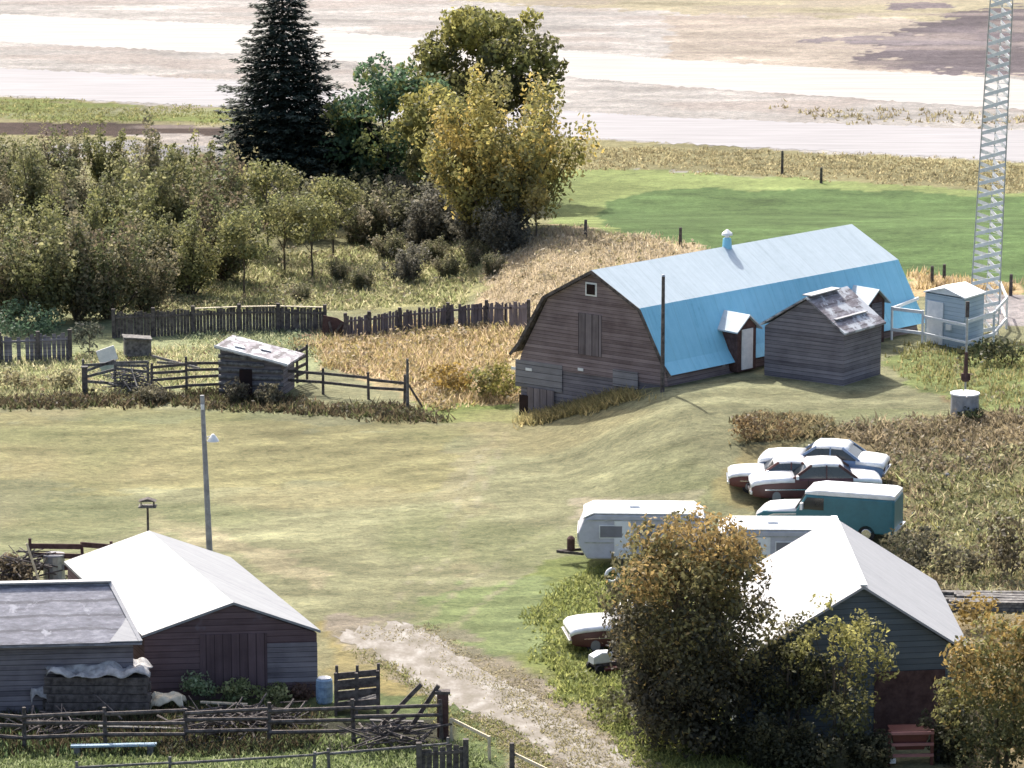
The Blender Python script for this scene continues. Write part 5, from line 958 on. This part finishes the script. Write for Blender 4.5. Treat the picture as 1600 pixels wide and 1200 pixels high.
link('hood', MB().loft([[(x, y*wf_, z) for y, z in ((-hw*1.01, z0-.2), (hw*1.01, z0-.2), (hw*.98, z0-.02), (hw*.8, z0+.06), (-hw*.8, z0+.06), (-hw*.98, z0-.02))] for x, z0, wf_ in ((hl*.42, 1.15, 1), (hl*.75, 1.06, 1), (hl*.93, .98, .98), (hl*1.01, .85, .93))]), WHITE, vn, smooth=True)
link('windscreen', MB().prism([(hl*.30, -hw*.85, 1.78), (hl*.30, hw*.85, 1.78), (hl*.43, hw*.9, 1.18), (hl*.43, -hw*.9, 1.18)], (.035, 0, .02)), M['glass'], vn)
for sg in (-1, 1):
    link('side_window', MB().prism([(hl*.02, sg*(hw+.003), 1.7), (hl*.26, sg*(hw+.003), 1.7), (hl*.38, sg*(hw+.003), 1.2), (hl*.02, sg*(hw+.003), 1.2)], (0, sg*.015, 0)), M['glass'], vn)
    link('mirror', MB().box((hl*.33, sg*(hw+.14), 1.35), (.1, .22, .28)), WHITE, vn); link('headlight', MB().tube((hl-.02, sg*.62, .75), (hl+.03, sg*.62, .75), .1, .1, 10), M['lamp'], vn)
wheels(vn, (-hl*.6, hl*.66), hw+.0, .34); link('bumper', MB().box((hl+.06, 0, .45), (.12, 1.75, .16)), M['chrome'], vn); link('bumper', MB().box((-hl-.06, 0, .45), (.12, 1.75, .16)), M['chrome'], vn)
# campers
CG = paint('grey_glass', (.2, .2, .24), .2)  # grey pane colour with slight variation
LAV = paint('pale_grey_aluminium', (.5, .5, .56), .45)
def camper(label, loc, rz, L_, W_=2.1, Ht=2.2, seed=0):
    t_ = thing('camper_trailer', label, 'camper', loc, rz); hl = L_/2; hw = W_/2
    prof = [(-hl, .75), (-hl+.12, .45), (hl-.35, .42), (hl-.02, .95), (hl, 1.45), (hl-.22, 2.0), (hl-.6, Ht), (-hl+.45, Ht), (-hl+.1, Ht-.25), (-hl, 1.7)]
    pr = [(x, -hw, z) for x, z in prof]; link('body', MB().prism(pr, (0, W_, 0)), LAV, t_, bevel=.06)
    rp = [(hl-.18, 2.03), (hl-.58, Ht+.02), (-hl+.45, Ht+.02), (-hl+.08, Ht-.23)]; rf = MB()
    for i in range(3): a_, b_ = rp[i], rp[i+1]; rf.prism([(a_[0], -hw+.0, a_[1]), (b_[0], -hw+.0, b_[1]), (b_[0], hw-.0, b_[1]), (a_[0], hw-.0, a_[1])], (0, 0, .045))
    link('roof', rf, WHITE, t_)
    link('front_skin', MB().prism([(hl+.005, -hw+.06, 1.0), (hl+.02, -hw+.06, 1.45), (hl+.02, hw-.06, 1.45), (hl+.005, hw-.06, 1.0)], (.02, 0, 0)), WHITE, t_)
    for sg in (-1, 1):
        for x0, x1, z0, z1 in ((hl-1.7, hl-.85, 1.3, 1.75), (-hl+.5, -hl+1.3, 1.3, 1.75), (-.4, .2, 1.35, 1.75)):
            w_ = link('window', MB().box(((x0+x1)/2, sg*(hw+.012), (z0+z1)/2), (x1-x0+.08, .03, z1-z0+.08)), WHITE, t_); link('pane', MB().box(((x0+x1)/2, sg*(hw+.03), (z0+z1)/2), (x1-x0, .02, z1-z0)), CG, w_)
        link('stripe', MB().box((0, sg*(hw+.008), 1.08), (L_-.5, .015, .05)), M['metal'], t_)
        link('trim', MB().box((0, sg*(hw+.01), 1.98), (L_-.7, .02, .04)), M['metal'], t_)
    dr_ = link('door', MB().box((.75, hw+.02, 1.2), (.65, .035, 1.5)), WHITE, t_); link('door', MB().box((-.95+1.6, -hw-.02, 1.2), (.65, .035, 1.5)), WHITE, t_)
    link('roof_vent', MB().box((.3, 0, Ht+.1), (.4, .4, .12)), WHITE, t_, bevel=.02); wheels(t_, (-.2, -.2+.0001), hw-.05, .33)
    link('hitch', MB().beam((hl-.2, -.4, .45), (hl+.85, 0, .45), .08, .1).beam((hl-.2, .4, .45), (hl+.85, 0, .45), .08, .1), M['dark_wood'], t_)
    link('gas_bottle', MB().tube((hl+.3, -.1, .5), (hl+.3, -.1, .95), .16, .16, 10).tube((hl+.3, -.1, .95), (hl+.3, -.1, 1.05), .16, .06, 10), M['red_wood'], t_); return t_
camper('cream white camper trailer with rounded front, left of the dark tree', gl_(1003, 880), math.radians(178), 4.95)
camper('white camper trailer showing between the dark tree and the garage roof', gl_(1218, 906), math.radians(179), 5.0)
sedan('dark red sedan with sun glare painted white on its hood half hidden behind the dark tree', gl_(985, 1010), math.radians(188), maroon, WHITE, 4.6)
# garden tractor and tyre by the tree
gt = thing('garden_tractor', 'small riding mower with white hood at the left foot of the dark tree', 'mower', gl_(948, 1048), math.radians(205))
link('hood', MB().loft([ring_prof(x, -.22, .22, .35, z, .06) for x, z in ((-.1, .72), (.3, .75), (.62, .62))]), WHITE, gt); link('chassis', MB().box((-.1, 0, .3), (1.3, .4, .12)), M['dark_wood'], gt)
link('seat', MB().box((-.45, 0, .6), (.35, .4, .08)).box((-.62, 0, .78), (.07, .4, .35)), M['rubber'], gt); link('steering_wheel', MB().tube((-.12, 0, .86), (-.13, 0, .89), .16, .16, 14).tube((-.05, 0, .7), (-.12, 0, .87), .02, .02, 6), M['rubber'], gt); link('mower_deck', MB().box((0, 0, .16), (.6, .9, .12)), red, gt, bevel=.03)
for x, r_ in ((-.5, .24), (.45, .17)):
    for sg in (-1, 1): link('wheel', MB().tube((x, sg*.28, r_), (x, sg*.42, r_), r_, r_, 14), M['rubber'], gt)
def torus(R_, r_, n=20, k=8):
    mb = MB(); 
    for i in range(n):
        for j in range(k): a_, b_ = 2*math.pi*i/n, 2*math.pi*j/k; mb.v.append(((R_+r_*math.cos(b_))*math.cos(a_), r_*math.sin(b_), (R_+r_*math.cos(b_))*math.sin(a_)+R_+r_))
    mb.f = [(i*k+j, ((i+1) % n)*k+j, ((i+1) % n)*k+(j+1) % k, i*k+(j+1) % k) for i in range(n) for j in range(k)]; return mb
ty = thing('tyre_ring', 'white painted tyre standing upright above the dark red sedan', 'tyre', gl_(957, 912), .3); link('tyre', torus(.26, .07), M['white_paint'], ty, smooth=True)
p = G(972, 890); pa = thing('tin_pail', 'white pail hanging on a stake near the white painted tyre', 'pail', A3(p)); link('stake', MB().tube((0, 0, 0), (0, 0, .5), .03, .03, 6), M['dark_wood'], pa); link('pail', MB().tube((0, -.05, .5), (0, -.05, .85), .13, .17, 12), M['white_paint'], pa)
# low-loader rake before the right garage
rk = thing('hay_rake', 'rusty red farm implement with pink rails before the teal garage', 'farm machine', gl_(1420, 1192), math.radians(4)); pink = paint('faded_pink_red', (.36, .16, .15), .6)
for z_ in (.35, .72, 1.1): link('rail', MB().beam((-.75, -.3, z_), (.75, -.3, z_), .08, .09), pink, rk)
for sx in (-.7, .7): link('upright', MB().box((sx, -.25, .6), (.1, .1, 1.2)), red, rk); link('wheel', MB().tube((sx*1.25, .1, .35), (sx*1.4, .1, .35), .36, .36, 16), M['rubber'], rk)
link('hopper', MB().loft([[(x*s_, y*s_, z_) for x, y in ((-.65, -.25), (.65, -.25), (.65, .5), (-.65, .5))] for z_, s_ in ((.5, .7), (1.15, 1))]), red, rk); link('tongue', MB().beam((.0, .4, .4), (1.4, .6, .5), .1, .1), red, rk); link('lamp', MB().box((-.6, -.38, .2), (.2, .08, .15)), M['white_paint'], rk)
p = G(1478, 1150); wp = thing('bumper_beam', 'pale pink beam on stands right of the red farm implement', 'beam', A3(p)); link('beam', MB().box((0, 0, .6), (.75, .12, .1)), pink, wp); 
for sx in (-.25, .25): link('stand', MB().tube((sx, 0, 0), (sx, 0, .56), .04, .03, 6), M['dark_wood'], wp)
# white and tan oddments among the weeds
sg_ = 'pale stones in the weeds'; s0 = None
for _ in range(12):
    x, y = R.uniform(1400, 1590), R.uniform(660, 880); p = G(x, y)
    if s0 is None:
        rr = [[(.12*s_*math.cos(a_)*R.uniform(.8, 1.2), .1*s_*math.sin(a_)*R.uniform(.8, 1.2), z_) for a_ in np.linspace(0, 6.28, 7, endpoint=False)] for z_, s_ in ((0, .9), (.06, 1.05), (.12, .6))]; s0 = link('stone', MB().loft(rr), M['concrete']); o = s0; tag(o, 'pale field stone lying in rough grass', 'stone', sg_)
    else: o = s0.copy(); COL.objects.link(o)
    o.location = A3(p); o.rotation_euler = (0, 0, R.uniform(0, 6)); o.scale = (R.uniform(.5, 1.3),)*3
